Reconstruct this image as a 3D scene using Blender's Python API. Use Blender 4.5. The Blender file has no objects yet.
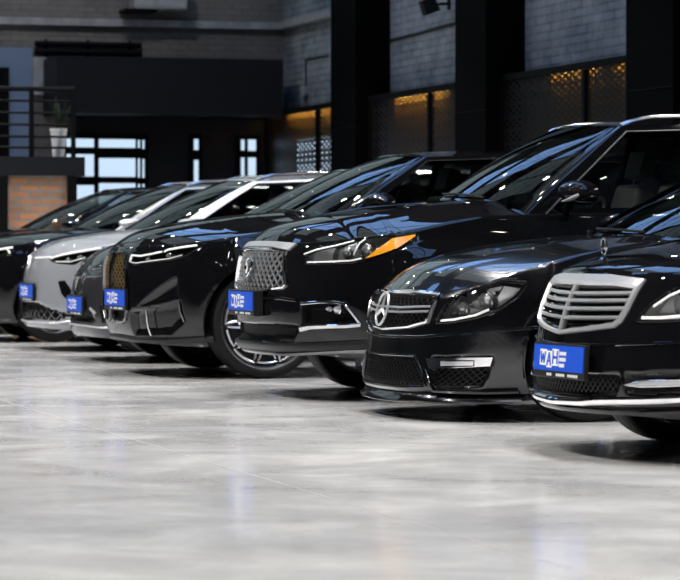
import math, random
import numpy as np

# ------------------------------------------------------------------ camera geometry
TH = math.radians(16.3)          # the row of cars runs this much to the left of the view axis
CT, ST = math.cos(TH), math.sin(TH)
FPX, CAMH, HZ = 3000.0, 0.95, 240.0

def at(px, D):
    """ground position (X, Y) of a point seen at picture column px and depth D (used once, to set out the cars)"""
    L = (px - 340.0) / FPX * D
    return L * CT + D * ST, D * CT - L * ST

# ------------------------------------------------------------------ curves
def pchip(pts):
    P = np.array(pts, float); x, y = P[:, 0], P[:, 1]
    h = np.diff(x); d = np.diff(y) / h
    m = np.zeros(len(x)); m[0] = d[0]; m[-1] = d[-1]
    for i in range(1, len(x) - 1):
        if d[i - 1] * d[i] > 0:
            w1, w2 = 2 * h[i] + h[i - 1], h[i] + 2 * h[i - 1]
            m[i] = (w1 + w2) / (w1 / d[i - 1] + w2 / d[i])
    def f(q):
        q = np.clip(np.asarray(q, float), x[0], x[-1])
        i = np.clip(np.searchsorted(x, q, side='right') - 1, 0, len(h) - 1)
        t = (q - x[i]) / h[i]
        return ((2*t**3 - 3*t**2 + 1) * y[i] + (t**3 - 2*t**2 + t) * h[i] * m[i]
                + (-2*t**3 + 3*t**2) * y[i + 1] + (t**3 - t**2) * h[i] * m[i + 1])
    return f

def catmull(P, n=16, closed=False):
    P = [np.array(p, float) for p in P]
    if closed: Q = [P[-1]] + P + [P[0], P[1]]
    else: Q = [2*P[0] - P[1]] + P + [2*P[-1] - P[-2]]
    out = []
    for i in range(1, len(Q) - 2):
        p0, p1, p2, p3 = Q[i - 1:i + 3]
        for k in range(n):
            t = k / n
            out.append(.5 * (2*p1 + (p2 - p0)*t + (2*p0 - 5*p1 + 4*p2 - p3)*t*t + (3*p1 - p0 - 3*p2 + p3)*t**3))
    if not closed: out.append(P[-1])
    return np.array(out)

def seg_dist(U, Z, poly):
    d = np.full(U.shape, 1e9); n = len(poly)
    for i in range(n):
        (ax, ay), (bx, by) = poly[i], poly[(i + 1) % n]
        vx, vy = bx - ax, by - ay
        t = np.clip(((U - ax)*vx + (Z - ay)*vy) / (vx*vx + vy*vy + 1e-12), 0, 1)
        d = np.minimum(d, np.hypot(U - ax - t*vx, Z - ay - t*vy))
    return d

def inside(U, Z, poly):
    r = np.zeros(U.shape, bool); n = len(poly)
    for i in range(n):
        (ax, ay), (bx, by) = poly[i], poly[(i + 1) % n]
        if ay == by: continue
        c = ((ay > Z) != (by > Z)) & (U < (bx - ax) * (Z - ay) / (by - ay) + ax)
        r ^= c
    return r

# ------------------------------------------------------------------ car body surface
class Shape:
    """Surface of a car: u runs along the outline from the middle of the nose (u>0 on the car's left side), z is height.
       Local frame: x backwards from the nose, y to the car's right, z up."""
    def __init__(s, c):
        s.c = c
        W, L = c['W'], c['L']
        half = [(x, f * W) for f, x in c['nose']] + [(x, W * f) for x, f in c.get('waist', [(L * .5, 1.0)])]
        half += [(L - x, f * W) for f, x in reversed(c.get('tail', [(0, 0), (.4, .02), (.7, .10), (.88, .25), (.97, .5)]))]
        mir = [(half[1][0], -half[1][1])] + half + [(half[-2][0], -half[-2][1])]
        pts = catmull(mir, 40)
        i0 = 40; i1 = len(pts) - 40
        pts = pts[i0:i1]
        ds = np.hypot(*np.diff(pts, axis=0).T)
        s.Tu = np.concatenate([[0], np.cumsum(ds)]); s.Tx = pts[:, 0]; s.Ty = pts[:, 1]
        s.U = s.Tu[-1]
        s.pf, s.ps, s.pr = pchip(c['front']), pchip(c['side']), pchip(c.get('rear', [(0.1, .15), (.35, .02), (.6, 0), (.9, .08), (1.2, .18)]))
        s.pt, s.pb, s.pc = pchip(c['top']), pchip(c['bot']), pchip(c['crown'])
        s.Lb = c.get('Lb', 1.3); s.Lr = 1.3
        s.pw = pchip(c['bowz']) if 'bowz' in c else None
        s.W, s.L = W, L
        s.p = c.get('pow', 2.6)
    def base(s, au):
        return np.interp(au, s.Tu, s.Tx), np.interp(au, s.Tu, s.Ty)
    def S(s, u, z):
        u = np.asarray(u, float); z = np.asarray(z, float); u, z = np.broadcast_arrays(u, z)
        sg = np.where(u < 0, -1.0, 1.0); au = np.abs(u)
        bx, by = s.base(au)
        w = np.clip(1 - bx / s.Lb, 0, 1) ** 2
        wr = np.clip(1 - (s.L - bx) / s.Lr, 0, 1) ** 2
        x = bx + s.pf(z) * w - s.pr(z) * wr
        ins = s.ps(z)
        # fenders swell a little around the wheels
        fl = 0
        for xc in s.c['axles']:
            r = np.hypot(bx - xc, z - s.c['wheel'][0])
            fl = fl + s.c.get('flare', .02) * np.exp(-((r - s.c['arch'] - .01) / .10) ** 2) * (np.abs(by) > .8 * s.W)
        y = by * (s.W - ins) / s.W
        y = y + fl * np.clip((by / s.W - .8) * 5, 0, 1)
        if s.pw is not None: x = x + (s.pw(z) - 1) * np.minimum(bx, .5) * np.clip(1.4 - bx, 0, 1)
        return np.stack([x, -sg * y, z], -1)
    def N(s, u, z):
        e = .004
        a = s.S(np.asarray(u) + e, z) - s.S(np.asarray(u) - e, z)
        b = s.S(u, np.asarray(z) + e) - s.S(u, np.asarray(z) - e)
        n = np.cross(b, a)
        n /= np.linalg.norm(n, axis=-1, keepdims=True) + 1e-12
        p = s.S(u, z)
        o = np.stack([p[..., 0] - np.clip(p[..., 0], .9, s.L - .9), p[..., 1] * .9, 0 * p[..., 0]], -1)
        sg = np.sign((n * o).sum(-1, keepdims=True)); sg[sg == 0] = 1
        return n * sg
    def P(s, u, z, off=0.0):
        return s.S(u, z) + s.N(u, z) * np.asarray(off)[..., None] if np.ndim(off) else s.S(u, z) + s.N(u, z) * off
    def zt(s, u):
        return s.pt(s.base(np.abs(u))[0])
    def zb(s, u):
        return s.pb(s.base(np.abs(u))[0])
    def top(s, x, y):
        """height of the hood / deck at (x, y)"""
        us = np.linspace(0, s.U, 600); T = s.S(us, s.zt(us)); o = np.argsort(T[:, 0])
        ye = np.interp(x, T[o, 0], -T[o, 1]); ze = np.interp(x, T[o, 0], T[o, 2])
        r = np.clip(np.abs(y) / np.maximum(ye, 1e-3), 0, 1)
        return ze + (s.pc(x) - ze) * (1 - r ** s.p)
    def side_y(s, x):
        us = np.linspace(0, s.U, 600); T = s.S(us, s.zt(us)); o = np.argsort(T[:, 0])
        return float(np.interp(x, T[o, 0], -T[o, 1])), float(np.interp(x, T[o, 0], T[o, 2]))

# ------------------------------------------------------------------ the eight cars: proportions
NOSE_R = [(0, 0), (.3, .016), (.5, .05), (.68, .12), (.82, .23), (.91, .38), (.965, .58), (.99, .85)]
SIDE = [(.1, .10), (.22, .04), (.40, .005), (.60, 0), (.75, .02), (.85, .05), (.95, .085), (1.05, .11), (1.2, .15)]
CARS = {}
CARS['limousine'] = dict(px=554, D=13.2, W=.935, L=5.15, nose=[(0, 0), (.16, .010), (.3, .028), (.5, .074), (.68, .145), (.82, .25), (.91, .39), (.965, .58), (.99, .85)], axles=(.87, 3.95), wheel=(.335, .25), arch=.375,
    front=[(.15, .16), (.20, .07), (.26, .000), (.34, -.008), (.52, .022), (.60, .042), (.72, .088), (.80, .142), (.86, .22), (1.1, .4)],
    side=SIDE, top=[(0, .81), (.12, .81), (.35, .83), (.7, .88), (1.4, .96), (2.6, .99), (4.2, 1.0), (5.15, .96)],
    bot=[(0, .21), (.4, .19), (1.3, .18), (4.4, .2), (5.15, .3)],
    crown=[(.12, .81), (.18, .835), (.30, .875), (.6, .93), (1.0, .98), (1.5, 1.02), (4.2, 1.06), (5.15, .98)],
    cab=dict(xw=1.42, xc=1.66, xr=2.32, zr=1.44, yr=.60, xB=2.75, xrr=3.75, xrb=4.4))
CARS['coupe_sedan'] = dict(px=376, D=16.2, W=.905, L=4.65, nose=NOSE_R, axles=(.90, 3.62), wheel=(.325, .245), arch=.36, rimf=.80,
    front=[(.1, .12), (.15, .02), (.19, 0), (.26, .02), (.40, .045), (.50, .05), (.58, .065), (.64, .09), (.69, .14), (.8, .26), (1.1, .5)],
    side=SIDE, top=[(0, .675), (.1, .685), (.3, .74), (.6, .83), (.9, .89), (1.3, .94), (2.5, .97), (3.8, .99), (4.65, .96)],
    bot=[(0, .15), (.4, .15), (1.3, .16), (4.0, .18), (4.65, .3)],
    crown=[(.12, .675), (.17, .72), (.26, .795), (.40, .855), (.7, .915), (.97, .945), (1.3, .975), (3.8, 1.04), (4.65, .98)],
    cab=dict(xw=1.28, xc=1.52, xr=2.12, zr=1.41, yr=.58, xB=2.5, xrr=3.2, xrb=3.85))
CARS['chrome_suv'] = dict(px=246, D=18.2, W=.98, L=5.0, nose=NOSE_R, axles=(.98, 3.88), wheel=(.385, .25), arch=.43, flare=.03,
    front=[(.2, .20), (.26, .09), (.33, .03), (.42, .01), (.55, 0), (.62, .01), (.75, .03), (.88, .06), (.94, .11), (1.02, .2), (1.2, .4)],
    side=[(.1, .10), (.22, .05), (.45, .01), (.70, 0), (.88, .02), (.98, .055), (1.08, .08), (1.2, .11), (1.4, .16)],
    top=[(0, .93), (.1, .93), (.35, .945), (.7, 1.0), (1.3, 1.09), (2.5, 1.11), (4.0, 1.14), (5.0, 1.14)],
    bot=[(0, .30), (.4, .26), (1.3, .24), (4.2, .26), (5.0, .4)],
    crown=[(.1, .93), (.15, .985), (.25, 1.045), (.40, 1.085), (.58, 1.12), (.76, 1.15), (1.0, 1.175), (1.35, 1.20), (4.2, 1.22), (5.0, 1.16)],
    cab=dict(xw=1.26, xc=1.50, xr=2.08, zr=1.69, yr=.66, xB=2.75, xrr=4.35, xrb=4.85, zrr=1.66))
CARS['tall_grille_suv'] = dict(px=112, D=21.2, W=.985, L=4.95, nose=[(0, 0), (.3, .018), (.5, .055), (.68, .13), (.80, .22), (.90, .36), (.965, .58), (.99, .85)],
    axles=(.88, 3.88), wheel=(.385, .255), arch=.43, flare=.03, rimf=.83,
    front=[(.15, .22), (.2, .12), (.28, .04), (.36, .01), (.5, 0), (.75, .0), (.86, .03), (.93, .08), (1.0, .18), (1.2, .4)],
    side=[(.1, .10), (.22, .05), (.45, .01), (.70, 0), (.88, .02), (.98, .055), (1.08, .08), (1.2, .11), (1.4, .16)],
    top=[(0, .90), (.1, .905), (.35, .93), (.7, .98), (1.3, 1.06), (2.5, 1.09), (4.0, 1.12), (4.95, 1.12)],
    bot=[(0, .24), (.4, .22), (1.3, .22), (4.2, .24), (4.95, .4)],
    crown=[(.07, .90), (.11, .945), (.22, 1.01), (.47, 1.065), (.7, 1.09), (1.0, 1.12), (1.3, 1.14), (4.2, 1.18), (4.95, 1.14)],
    cab=dict(xw=1.15, xc=1.40, xr=2.02, zr=1.59, yr=.64, xB=2.6, xrr=4.2, xrb=4.75, zrr=1.56))
_low = dict(W=.92, L=4.75, nose=NOSE_R, axles=(.88, 3.75), wheel=(.345, .24), arch=.385,
    front=[(.12, .16), (.18, .05), (.24, .01), (.36, 0), (.5, .01), (.62, .03), (.70, .06), (.78, .12), (.9, .25), (1.2, .5)],
    side=[(.1, .10), (.22, .05), (.42, .01), (.62, 0), (.8, .02), (.92, .055), (1.02, .08), (1.15, .11), (1.4, .16)],
    bot=[(0, .20), (.4, .18), (1.3, .18), (4.2, .2), (4.95, .35)])
CARS['dark_grey_car'] = dict(_low, px=75, D=23.6,
    top=[(0, .75), (.1, .755), (.3, .80), (.7, .90), (1.3, .98), (2.5, 1.0), (4.0, 1.03), (4.75, 1.02)],
    crown=[(.1, .75), (.15, .81), (.25, .88), (.45, .94), (.8, .99), (1.3, 1.04), (4.0, 1.08), (4.75, 1.04)],
    cab=dict(xw=1.2, xc=1.45, xr=2.15, zr=1.54, yr=.60, xB=2.55, xrr=3.5, xrb=4.35, zrr=1.48))
_cross = dict(_low, W=.93,
    front=[(.12, .16), (.18, .05), (.24, .01), (.36, 0), (.55, .01), (.68, .03), (.78, .06), (.86, .12), (.98, .25), (1.2, .45)],
    top=[(0, .835), (.1, .84), (.3, .87), (.7, .94), (1.3, 1.03), (2.5, 1.05), (4.0, 1.07), (4.75, 1.07)],
    crown=[(.09, .835), (.13, .87), (.29, .945), (.5, .99), (.8, 1.03), (1.3, 1.075), (4.0, 1.10), (4.75, 1.08)],
    cab=dict(xw=1.2, xc=1.48, xr=2.1, zr=1.50, yr=.63, xB=2.6, xrr=3.9, xrb=4.6, zrr=1.47, ed=.95, ap=.06))
CARS['light_grey_suv'] = dict(_cross, px=26, D=26.0, cab=dict(_cross['cab'], xw=.86, xc=1.14, xr=1.80, xB=2.35, zr=1.51, ed=.92, ap=.09))
CARS['black_silver_suv'] = dict(_cross, px=-54, D=28.4)
CARS['far_black_car'] = dict(_cross, px=-97, D=30.8)
SH = {k: Shape(v) for k, v in CARS.items()}
for k, v in CARS.items(): v['loc'] = at(v['px'], v['D'])

# ================================================================== Blender side
import bpy, bmesh
from mathutils import Vector, Matrix
random.seed(4)
scene = bpy.context.scene
COL = scene.collection

def mesh_obj(name, verts, faces, mats, parent=None, smooth=True, mi=None, normals=None):
    me = bpy.data.meshes.new(name)
    me.from_pydata([tuple(map(float, v)) for v in verts], [], [tuple(map(int, f)) for f in faces])
    if not isinstance(mats, (list, tuple)): mats = [mats]
    for m in mats: me.materials.append(m)
    if mi is not None: me.polygons.foreach_set('material_index', np.array(mi, np.int32))
    me.polygons.foreach_set('use_smooth', np.full(len(me.polygons), smooth))
    me.update()
    if normals is not None: me.normals_split_custom_set_from_vertices([tuple(map(float, n)) for n in normals])
    o = bpy.data.objects.new(name, me); COL.objects.link(o)
    if parent is not None: o.parent = parent
    return o

class MB:
    """collects shapes into one mesh"""
    def __init__(s): s.v, s.f, s.m = [], [], []
    def add(s, verts, faces, m=0):
        b = len(s.v); s.v.extend([tuple(map(float, p)) for p in verts])
        for f in faces: s.f.append([b + i for i in f]); s.m.append(m)
    def box(s, c, d, m=0, rot=None, taper=None):
        hx, hy, hz = d[0]/2, d[1]/2, d[2]/2
        V = [Vector((x, y, z)) for z in (-hz, hz) for x, y in ((-hx, -hy), (hx, -hy), (hx, hy), (-hx, hy))]
        if taper: V = [Vector((p.x*taper, p.y*taper, p.z)) if p.z > 0 else p for p in V]
        if rot is not None: V = [rot @ p for p in V]
        s.add([p + Vector(c) for p in V], [(0,3,2,1),(4,5,6,7),(0,1,5,4),(1,2,6,5),(2,3,7,6),(3,0,4,7)], m)
    def tube(s, P, r, n=8, m=0, closed=False, r2=None):
        P = [Vector(p) for p in P]; N = len(P); rings = []
        for i in range(N):
            t = (P[(i+1) % N] - P[i-1]) if closed else (P[min(i+1, N-1)] - P[max(i-1, 0)])
            t.normalize()
            up = Vector((0,0,1)) if abs(t.z) < .9 else Vector((1,0,0))
            a = t.cross(up).normalized(); b = a.cross(t)
            rr = r[i] if isinstance(r, (list, tuple)) else r
            rings.append([P[i] + a*math.cos(2*math.pi*k/n)*rr + b*math.sin(2*math.pi*k/n)*(rr if r2 is None else r2) for k in range(n)])
        V = [p for q in rings for p in q]; F = []
        for i in range(N if closed else N-1):
            for k in range(n):
                F.append((i*n+k, i*n+(k+1) % n, ((i+1) % N)*n+(k+1) % n, ((i+1) % N)*n+k))
        if not closed: F += [tuple(range(n))[::-1], tuple(range((N-1)*n, N*n))]
        s.add(V, F, m)
    def lathe(s, prof, M, n=32, m=0, cap=False):
        """prof: (radius, along) about the local z axis of matrix M"""
        V = [M @ Vector((r*math.cos(2*math.pi*k/n), r*math.sin(2*math.pi*k/n), h)) for r, h in prof for k in range(n)]
        F = [(i*n+k, i*n+(k+1) % n, (i+1)*n+(k+1) % n, (i+1)*n+k) for i in range(len(prof)-1) for k in range(n)]
        if cap: F += [tuple(range(n))[::-1], tuple(range((len(prof)-1)*n, len(prof)*n))]
        s.add(V, F, m)
    def prism(s, poly, M, h0, h1, m=0):
        n = len(poly)
        V = [M @ Vector((x, y, h)) for h in (h0, h1) for x, y in poly]
        s.add(V, [tuple(range(n))[::-1], tuple(range(n, 2*n))] + [(i, (i+1) % n, n+(i+1) % n, n+i) for i in range(n)], m)
    def build(s, name, mats, parent=None, smooth=False, bevel=0, angle=35):
        o = mesh_obj(name, s.v, s.f, mats, parent, smooth, s.m)
        bm = bmesh.new(); bm.from_mesh(o.data); bmesh.ops.recalc_face_normals(bm, faces=bm.faces); bm.to_mesh(o.data); bm.free()
        if smooth: o.data.set_sharp_from_angle(angle=math.radians(angle))
        if bevel:
            b = o.modifiers.new('bevel', 'BEVEL'); b.width = bevel; b.segments = 2; b.limit_method = 'ANGLE'
        return o

def empty(name, loc, label=None, cat=None, group=None):
    o = bpy.data.objects.new(name, None); COL.objects.link(o); o.location = loc; o.empty_display_size = .1
    if label: tag(o, label, cat, group)
    return o
def tag(o, label, cat, group=None):
    o['label'] = label; o['category'] = cat
    if group: o['group'] = group
    return o
def struct(o):
    o['kind'] = 'structure'; return o

# ------------------------------------------------------------------ materials
def principled(name, col, rough=.5, metal=0, coat=0, coat_rough=.03, spec=.5, emit=None, estr=0):
    m = bpy.data.materials.new(name); m.use_nodes = True; b = m.node_tree.nodes['Principled BSDF']
    b.inputs['Base Color'].default_value = (*col, 1); b.inputs['Roughness'].default_value = rough
    b.inputs['Metallic'].default_value = metal; b.inputs['Coat Weight'].default_value = coat
    b.inputs['Coat Roughness'].default_value = coat_rough; b.inputs['Specular IOR Level'].default_value = spec
    if emit: b.inputs['Emission Color'].default_value = (*emit, 1); b.inputs['Emission Strength'].default_value = estr
    return m
def nodes(m): return m.node_tree.nodes, m.node_tree.links
def glass(name, tint, f0=.06, rough=.0):
    m = bpy.data.materials.new(name); m.use_nodes = True; N, L = nodes(m); N.clear()
    out = N.new('ShaderNodeOutputMaterial'); mix = N.new('ShaderNodeMixShader'); tr = N.new('ShaderNodeBsdfTransparent'); gl = N.new('ShaderNodeBsdfGlossy')
    fr = N.new('ShaderNodeFresnel'); fr.inputs['IOR'].default_value = 1.5
    tr.inputs['Color'].default_value = (*tint, 1); gl.inputs['Roughness'].default_value = rough
    L.new(fr.outputs[0], mix.inputs[0]); L.new(tr.outputs[0], mix.inputs[1]); L.new(gl.outputs[0], mix.inputs[2]); L.new(mix.outputs[0], out.inputs[0])
    return m
def flake(name, col, metal, rough, coat=1.0):
    m = principled(name, col, rough, metal, coat, .015, spec=0.0)
    return m
M = dict(
    black=flake('black_paint', (.004, .004, .005), 0, .30),
    charcoal=flake('charcoal_paint', (.022, .023, .027), .9, .20),
    darkgrey=flake('dark_grey_paint', (.055, .055, .060), .6, .32),
    lightgrey=flake('light_grey_paint', (.27, .28, .305), .1, .35),
    silver=principled('silver_trim', (.62, .63, .65), .28, .65),
    chrome=principled('chrome', (.80, .80, .82), .07, 1),
    satin=principled('satin_chrome', (.60, .60, .62), .22, 1),
    darkchrome=principled('dark_chrome', (.18, .18, .19), .15, 1),
    gold=principled('bronze_mesh', (.26, .18, .07), .35, .6),
    plastic=principled('black_plastic', (.007, .007, .008), .42, spec=.35),
    gloss=principled('gloss_black', (.004, .004, .004), .06),
    inside=principled('dark_recess', (.004, .004, .005), .6, spec=.1),
    shell=principled('grey_lamp_housing', (.30, .30, .31), .35, .6),
    lampsilver=principled('silver_lamp_housing', (.80, .81, .82), .40, .5),
    reflector=principled('lamp_reflector', (.95, .96, .97), .36, .85),
    bulb=principled('lamp_lens', (.75, .77, .80), .08, .6, 1),
    white=principled('white_plastic', (.88, .88, .87), .35),
    amber=principled('amber_lens', (.85, .34, .02), .2, 0, 1),
    tyre=principled('tyre_rubber', (.0045, .0045, .0045), .65, spec=.25),
    rim=principled('rim_alloy', (.55, .55, .57), .22, 1),
    rimdark=principled('rim_black', (.008, .008, .009), .2, 0, .6),
    disc=principled('brake_disc', (.22, .22, .22), .35, 1),
    seat=principled('seat_leather', (.035, .034, .034), .5),
    seatlight=principled('light_seat_leather', (.30, .28, .25), .5),
    plate=principled('plate_blue', (.001, .075, .60), .45, spec=.3),
    glass=glass('tinted_glass', (.46, .48, .48)),
    trimdark=principled('dark_satin_trim', (.07, .07, .075), .38, .5),
    arch=principled('bright_silver_paint', (.74, .75, .77), .38, .25),
    screen=glass('windscreen_glass', (.50, .57, .57)),
    lens=glass('lens_glass', (.93, .94, .95)),
)

# ------------------------------------------------------------------ things laid on a car's surface
class Car:
    def __init__(s, key, name, label, cat, paint, group=None):
        s.sh = SH[key]; s.c = CARS[key]; s.paint = paint
        x, y = s.c['loc']
        s.root = empty(name, (x, y, 0), label, cat, group)
        s.recs = []; s.count = {}
    def S(s, u, z, off=0.0): return s.sh.P(u, z, off)
    # --- a recess pressed into the bodywork
    def recess(s, poly, depth, mat, mirror=True, soft=.02):
        s.recs.append((poly, depth, mat, soft))
        if mirror: s.recs.append(([(-u, z) for u, z in poly], depth, mat, soft))
    def body(s, nz=44, du=.014, hood_to=None, door=True, extra=()):
        sh, c = s.sh, s.c
        au = np.concatenate([np.arange(0, 2.3, du), np.linspace(2.3, sh.U, 58)])
        K = len(au); zt, zb = sh.zt(au), sh.zb(au)
        v = np.linspace(0, 1, nz)
        Z = zb[:, None] + (zt - zb)[:, None] * v
        mats = [s.paint, M['plastic']]; rows = {}
        allV, allU = [], []
        for sg in (1, -1):
            Ug = sg * au[:, None] + 0 * Z
            if sg < 0: Ug[0] = 0
            P = sh.S(Ug, Z)
            Nn = sh.N(Ug, Z)
            dmat = np.zeros(P.shape[:2], int)
            for poly, depth, mat, soft in s.recs:
                pu = [p[0] for p in poly]
                if (min(pu) > .05 and sg < 0) or (max(pu) < -.05 and sg > 0): continue
                ins = inside(Ug, Z, poly); dd = seg_dist(Ug, Z, poly)
                t = np.clip(dd / soft, 0, 1) * ins
                P = P - Nn * (depth * (t*t*(3-2*t)))[..., None]
            allV.append(P)
        V = [p for P in allV for p in P.reshape(-1, 3)]
        nv = len(V); idx = lambda sg, k, j: (0 if sg > 0 else K*nz) + k*nz + j
        V = np.concatenate([P.reshape(-1, 3) for P in allV])
        faces, region, mi = [], [], []
        cen = [np.mean([P[:-1, :-1], P[1:, :-1], P[:-1, 1:], P[1:, 1:]], axis=0) for P in allV]
        uc = (au[:-1] + au[1:]) / 2; vc = (v[:-1] + v[1:]) / 2
        zcg = (Z[:-1, :-1] + Z[1:, 1:]) / 2
        cab = c['cab']; xd0, xd1 = cab['xc'] + .02, cab['xB']
        for q, sg in enumerate((1, -1)):
            matg = np.zeros((K-1, nz-1), int)
            for poly, depth, mat, soft in s.recs:
                pu = [p[0] for p in poly]
                if (min(pu) > .05 and sg < 0) or (max(pu) < -.05 and sg > 0): continue
                if mat not in mats: mats.append(mat)
                matg[inside(sg*uc[:, None] + 0*zcg, zcg, poly)] = mats.index(mat)
            C = cen[q]; hole = np.zeros((K-1, nz-1), bool)
            for xc in c['axles']:
                hole |= (np.hypot(C[..., 0]-xc, C[..., 2]-c['wheel'][0]) < c['arch']) & (np.abs(C[..., 1]) > .55) & (uc[:, None] > .55) & (uc[:, None] < sh.U - .55)
            # smooth the arch edge onto a true circle
            hv = np.zeros((K, nz), int); kv = np.zeros((K, nz), int)
            for a in (0, 1):
                for b in (0, 1):
                    hv[a:K-1+a, b:nz-1+b] += hole; kv[a:K-1+a, b:nz-1+b] += ~hole
            bd = (hv > 0) & (kv > 0)
            W = V[q*K*nz:(q+1)*K*nz].reshape(K, nz, 3)
            for xc in c['axles']:
                d = np.hypot(W[..., 0]-xc, W[..., 2]-c['wheel'][0]); m_ = bd & (d < c['arch'] + .1)
                W[m_, 0] = xc + (W[m_, 0]-xc) * c['arch'] / d[m_]
                W[m_, 2] = np.maximum(c['wheel'][0] + (W[m_, 2]-c['wheel'][0]) * c['arch'] / d[m_], .05)
            for k in range(K-1):
                for j in range(nz-1):
                    if hole[k, j]: continue
                    f = (idx(sg, k, j), idx(sg, k+1, j), idx(sg, k+1, j+1), idx(sg, k, j+1))
                    faces.append(f if sg < 0 else f[::-1])
                    r = 'body'
                    x = C[k, j, 0]
                    if door and abs(C[k, j, 1]) > .6 and vc[j] > .12:
                        rx = cab['xrb'] - .75
                        if xd0 < x < xd1: r = 'door%d' % sg
                        elif xd1 <= x < rx: r = 'rear_door%d' % sg
                    region.append(r); mi.append(matg[k, j])
        # hood, deck
        fr = np.array([0, .08, .17, .27, .37, .47, .57, .67, .76, .84, .90, .95, .98, 1.0]); fr = np.concatenate([-fr[:0:-1], fr])
        nf = len(fr); base = len(V); newV = []; ids = np.zeros((K, nf), int)
        xe = np.zeros(K)
        kk = [0] + [k for k in range(1, K)]
        for k in range(K):
            e = V[idx(1, k, nz-1)]; xe[k] = e[0]
            e2 = V[idx(-1, k, nz-1)]
            for i, f in enumerate(fr):
                if k == 0 or k == K-1: ids[k, i] = idx(1, k, nz-1) if (k == 0 or f >= 0) else idx(-1, k, nz-1)
                elif i == nf-1: ids[k, i] = idx(1, k, nz-1)
                elif i == 0: ids[k, i] = idx(-1, k, nz-1)
                else:
                    ids[k, i] = base + len(newV)
                    z = e[2] + (float(sh.pc(e[0])) - e[2]) * (1 - abs(f) ** sh.p)
                    for bump in extra: z += bump(e[0], abs(f))
                    newV.append((e[0], e[1]*f if f > 0 else -e2[1]*f, z))
        V = np.concatenate([V, np.array(newV)])
        hx = hood_to if hood_to is not None else cab['xw'] + .12
        x0, x1 = cab['xw'] + .16, cab['xrb'] - .1
        seen = set()
        for k in range(K-1):
            xm = (xe[k] + xe[k+1]) / 2
            for i in range(nf-1):
                fm = abs(fr[i] + fr[i+1]) / 2
                if x0 < xm < x1 and fm < .83: continue
                f = [ids[k, i], ids[k, i+1], ids[k+1, i+1], ids[k+1, i]]
                f = [a for n_, a in enumerate(f) if a != f[n_-1]]
                if len(f) < 3: continue
                faces.append(tuple(f[::-1])); region.append('hood' if xm < hx else 'body'); mi.append(0)
        # merge the doubled centre line
        remap = np.arange(len(V))
        for k in (0, K-1):
            for j in range(nz): remap[idx(-1, k, j)] = idx(1, k, j)
        faces = [tuple(dict.fromkeys(remap[list(f)])) for f in faces]
        # vertex normals over the whole skin, so the parts shade as one surface
        VN = np.zeros_like(V)
        for f in faces:
            a, b, d = V[f[0]], V[f[1]], V[f[2]]
            n = np.array(((b[1]-a[1])*(d[2]-a[2])-(b[2]-a[2])*(d[1]-a[1]), (b[2]-a[2])*(d[0]-a[0])-(b[0]-a[0])*(d[2]-a[2]), (b[0]-a[0])*(d[1]-a[1])-(b[1]-a[1])*(d[0]-a[0])))
            if len(f) == 4:
                e = V[f[3]]; p, q = d-a, e-a
                n = n + np.array((p[1]*q[2]-p[2]*q[1], p[2]*q[0]-p[0]*q[2], p[0]*q[1]-p[1]*q[0]))
            for i in f: VN[i] += n
        VN /= np.linalg.norm(VN, axis=1, keepdims=True) + 1e-20
        s.VN = VN
        names = {'body': 'body', 'hood': 'hood', 'door1': 'door', 'door-1': 'door', 'rear_door1': 'rear_door', 'rear_door-1': 'rear_door'}
        s.parts = {}
        for r in dict.fromkeys(region):
            ff = [f for f, g in zip(faces, region) if g == r]; mm = [m_ for m_, g in zip(mi, region) if g == r]
            used = sorted({i for f in ff for i in f}); loc = {i: n_ for n_, i in enumerate(used)}
            o = mesh_obj(names[r], V[used], [[loc[i] for i in f] for f in ff], mats, s.root, True, mm, VN[used])
            s.parts[r] = o
        return s
    # --- a filled patch that follows the skin
    def patch(s, name, poly, mat, off=.004, thick=.01, parent=None, step=.02):
        poly = [tuple(p) for p in poly]
        us = [p[0] for p in poly]; zs = [p[1] for p in poly]
        cells = []
        def clip(P, ax, val, keep):
            R = []
            for i in range(len(P)):
                a, b = P[i-1], P[i]; ia, ib = (a[ax]-val)*keep >= 0, (b[ax]-val)*keep >= 0
                if ia != ib:
                    t = (val - a[ax]) / (b[ax] - a[ax]); R.append((a[0]+(b[0]-a[0])*t, a[1]+(b[1]-a[1])*t))
                if ib: R.append(b)
            return R
        nu = max(1, int((max(us)-min(us))/step)); nz_ = max(1, int((max(zs)-min(zs))/step))
        key = {}; PV = []; F = []
        def vid(p):
            k = (round(p[0], 5), round(p[1], 5))
            if k not in key: key[k] = len(PV); PV.append(p)
            return key[k]
        for i in range(nu):
            a = min(us) + (max(us)-min(us))*i/nu; b = min(us) + (max(us)-min(us))*(i+1)/nu
            Q = clip(clip(poly, 0, a, 1), 0, b, -1)
            if len(Q) < 3: continue
            for j in range(nz_):
                c0 = min(zs) + (max(zs)-min(zs))*j/nz_; c1 = min(zs) + (max(zs)-min(zs))*(j+1)/nz_
                R = clip(clip(Q, 1, c0, 1), 1, c1, -1)
                if len(R) < 3: continue
                f = list(dict.fromkeys(vid(p) for p in R))
                if len(f) >= 3: F.append(f)
        A = np.array(PV)
        if callable(off): off = off(A[:, 0], A[:, 1])
        P1 = s.sh.P(A[:, 0], A[:, 1], off); n1 = len(P1)
        verts = list(P1); faces = [tuple(f) for f in F]
        if thick:
            verts += list(s.sh.P(A[:, 0], A[:, 1], off - thick)); ed = {}
            for f in F:
                for i in range(len(f)): ed[(f[i], f[(i+1) % len(f)])] = 1
            faces += [tuple(i + n1 for i in f[::-1]) for f in F]
            faces += [(b, a, a+n1, b+n1) for a, b in ed if (b, a) not in ed]
        b_ = MB(); b_.add(verts, faces)
        return b_.build(name, mat, parent or s.root, True, angle=50)
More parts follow.
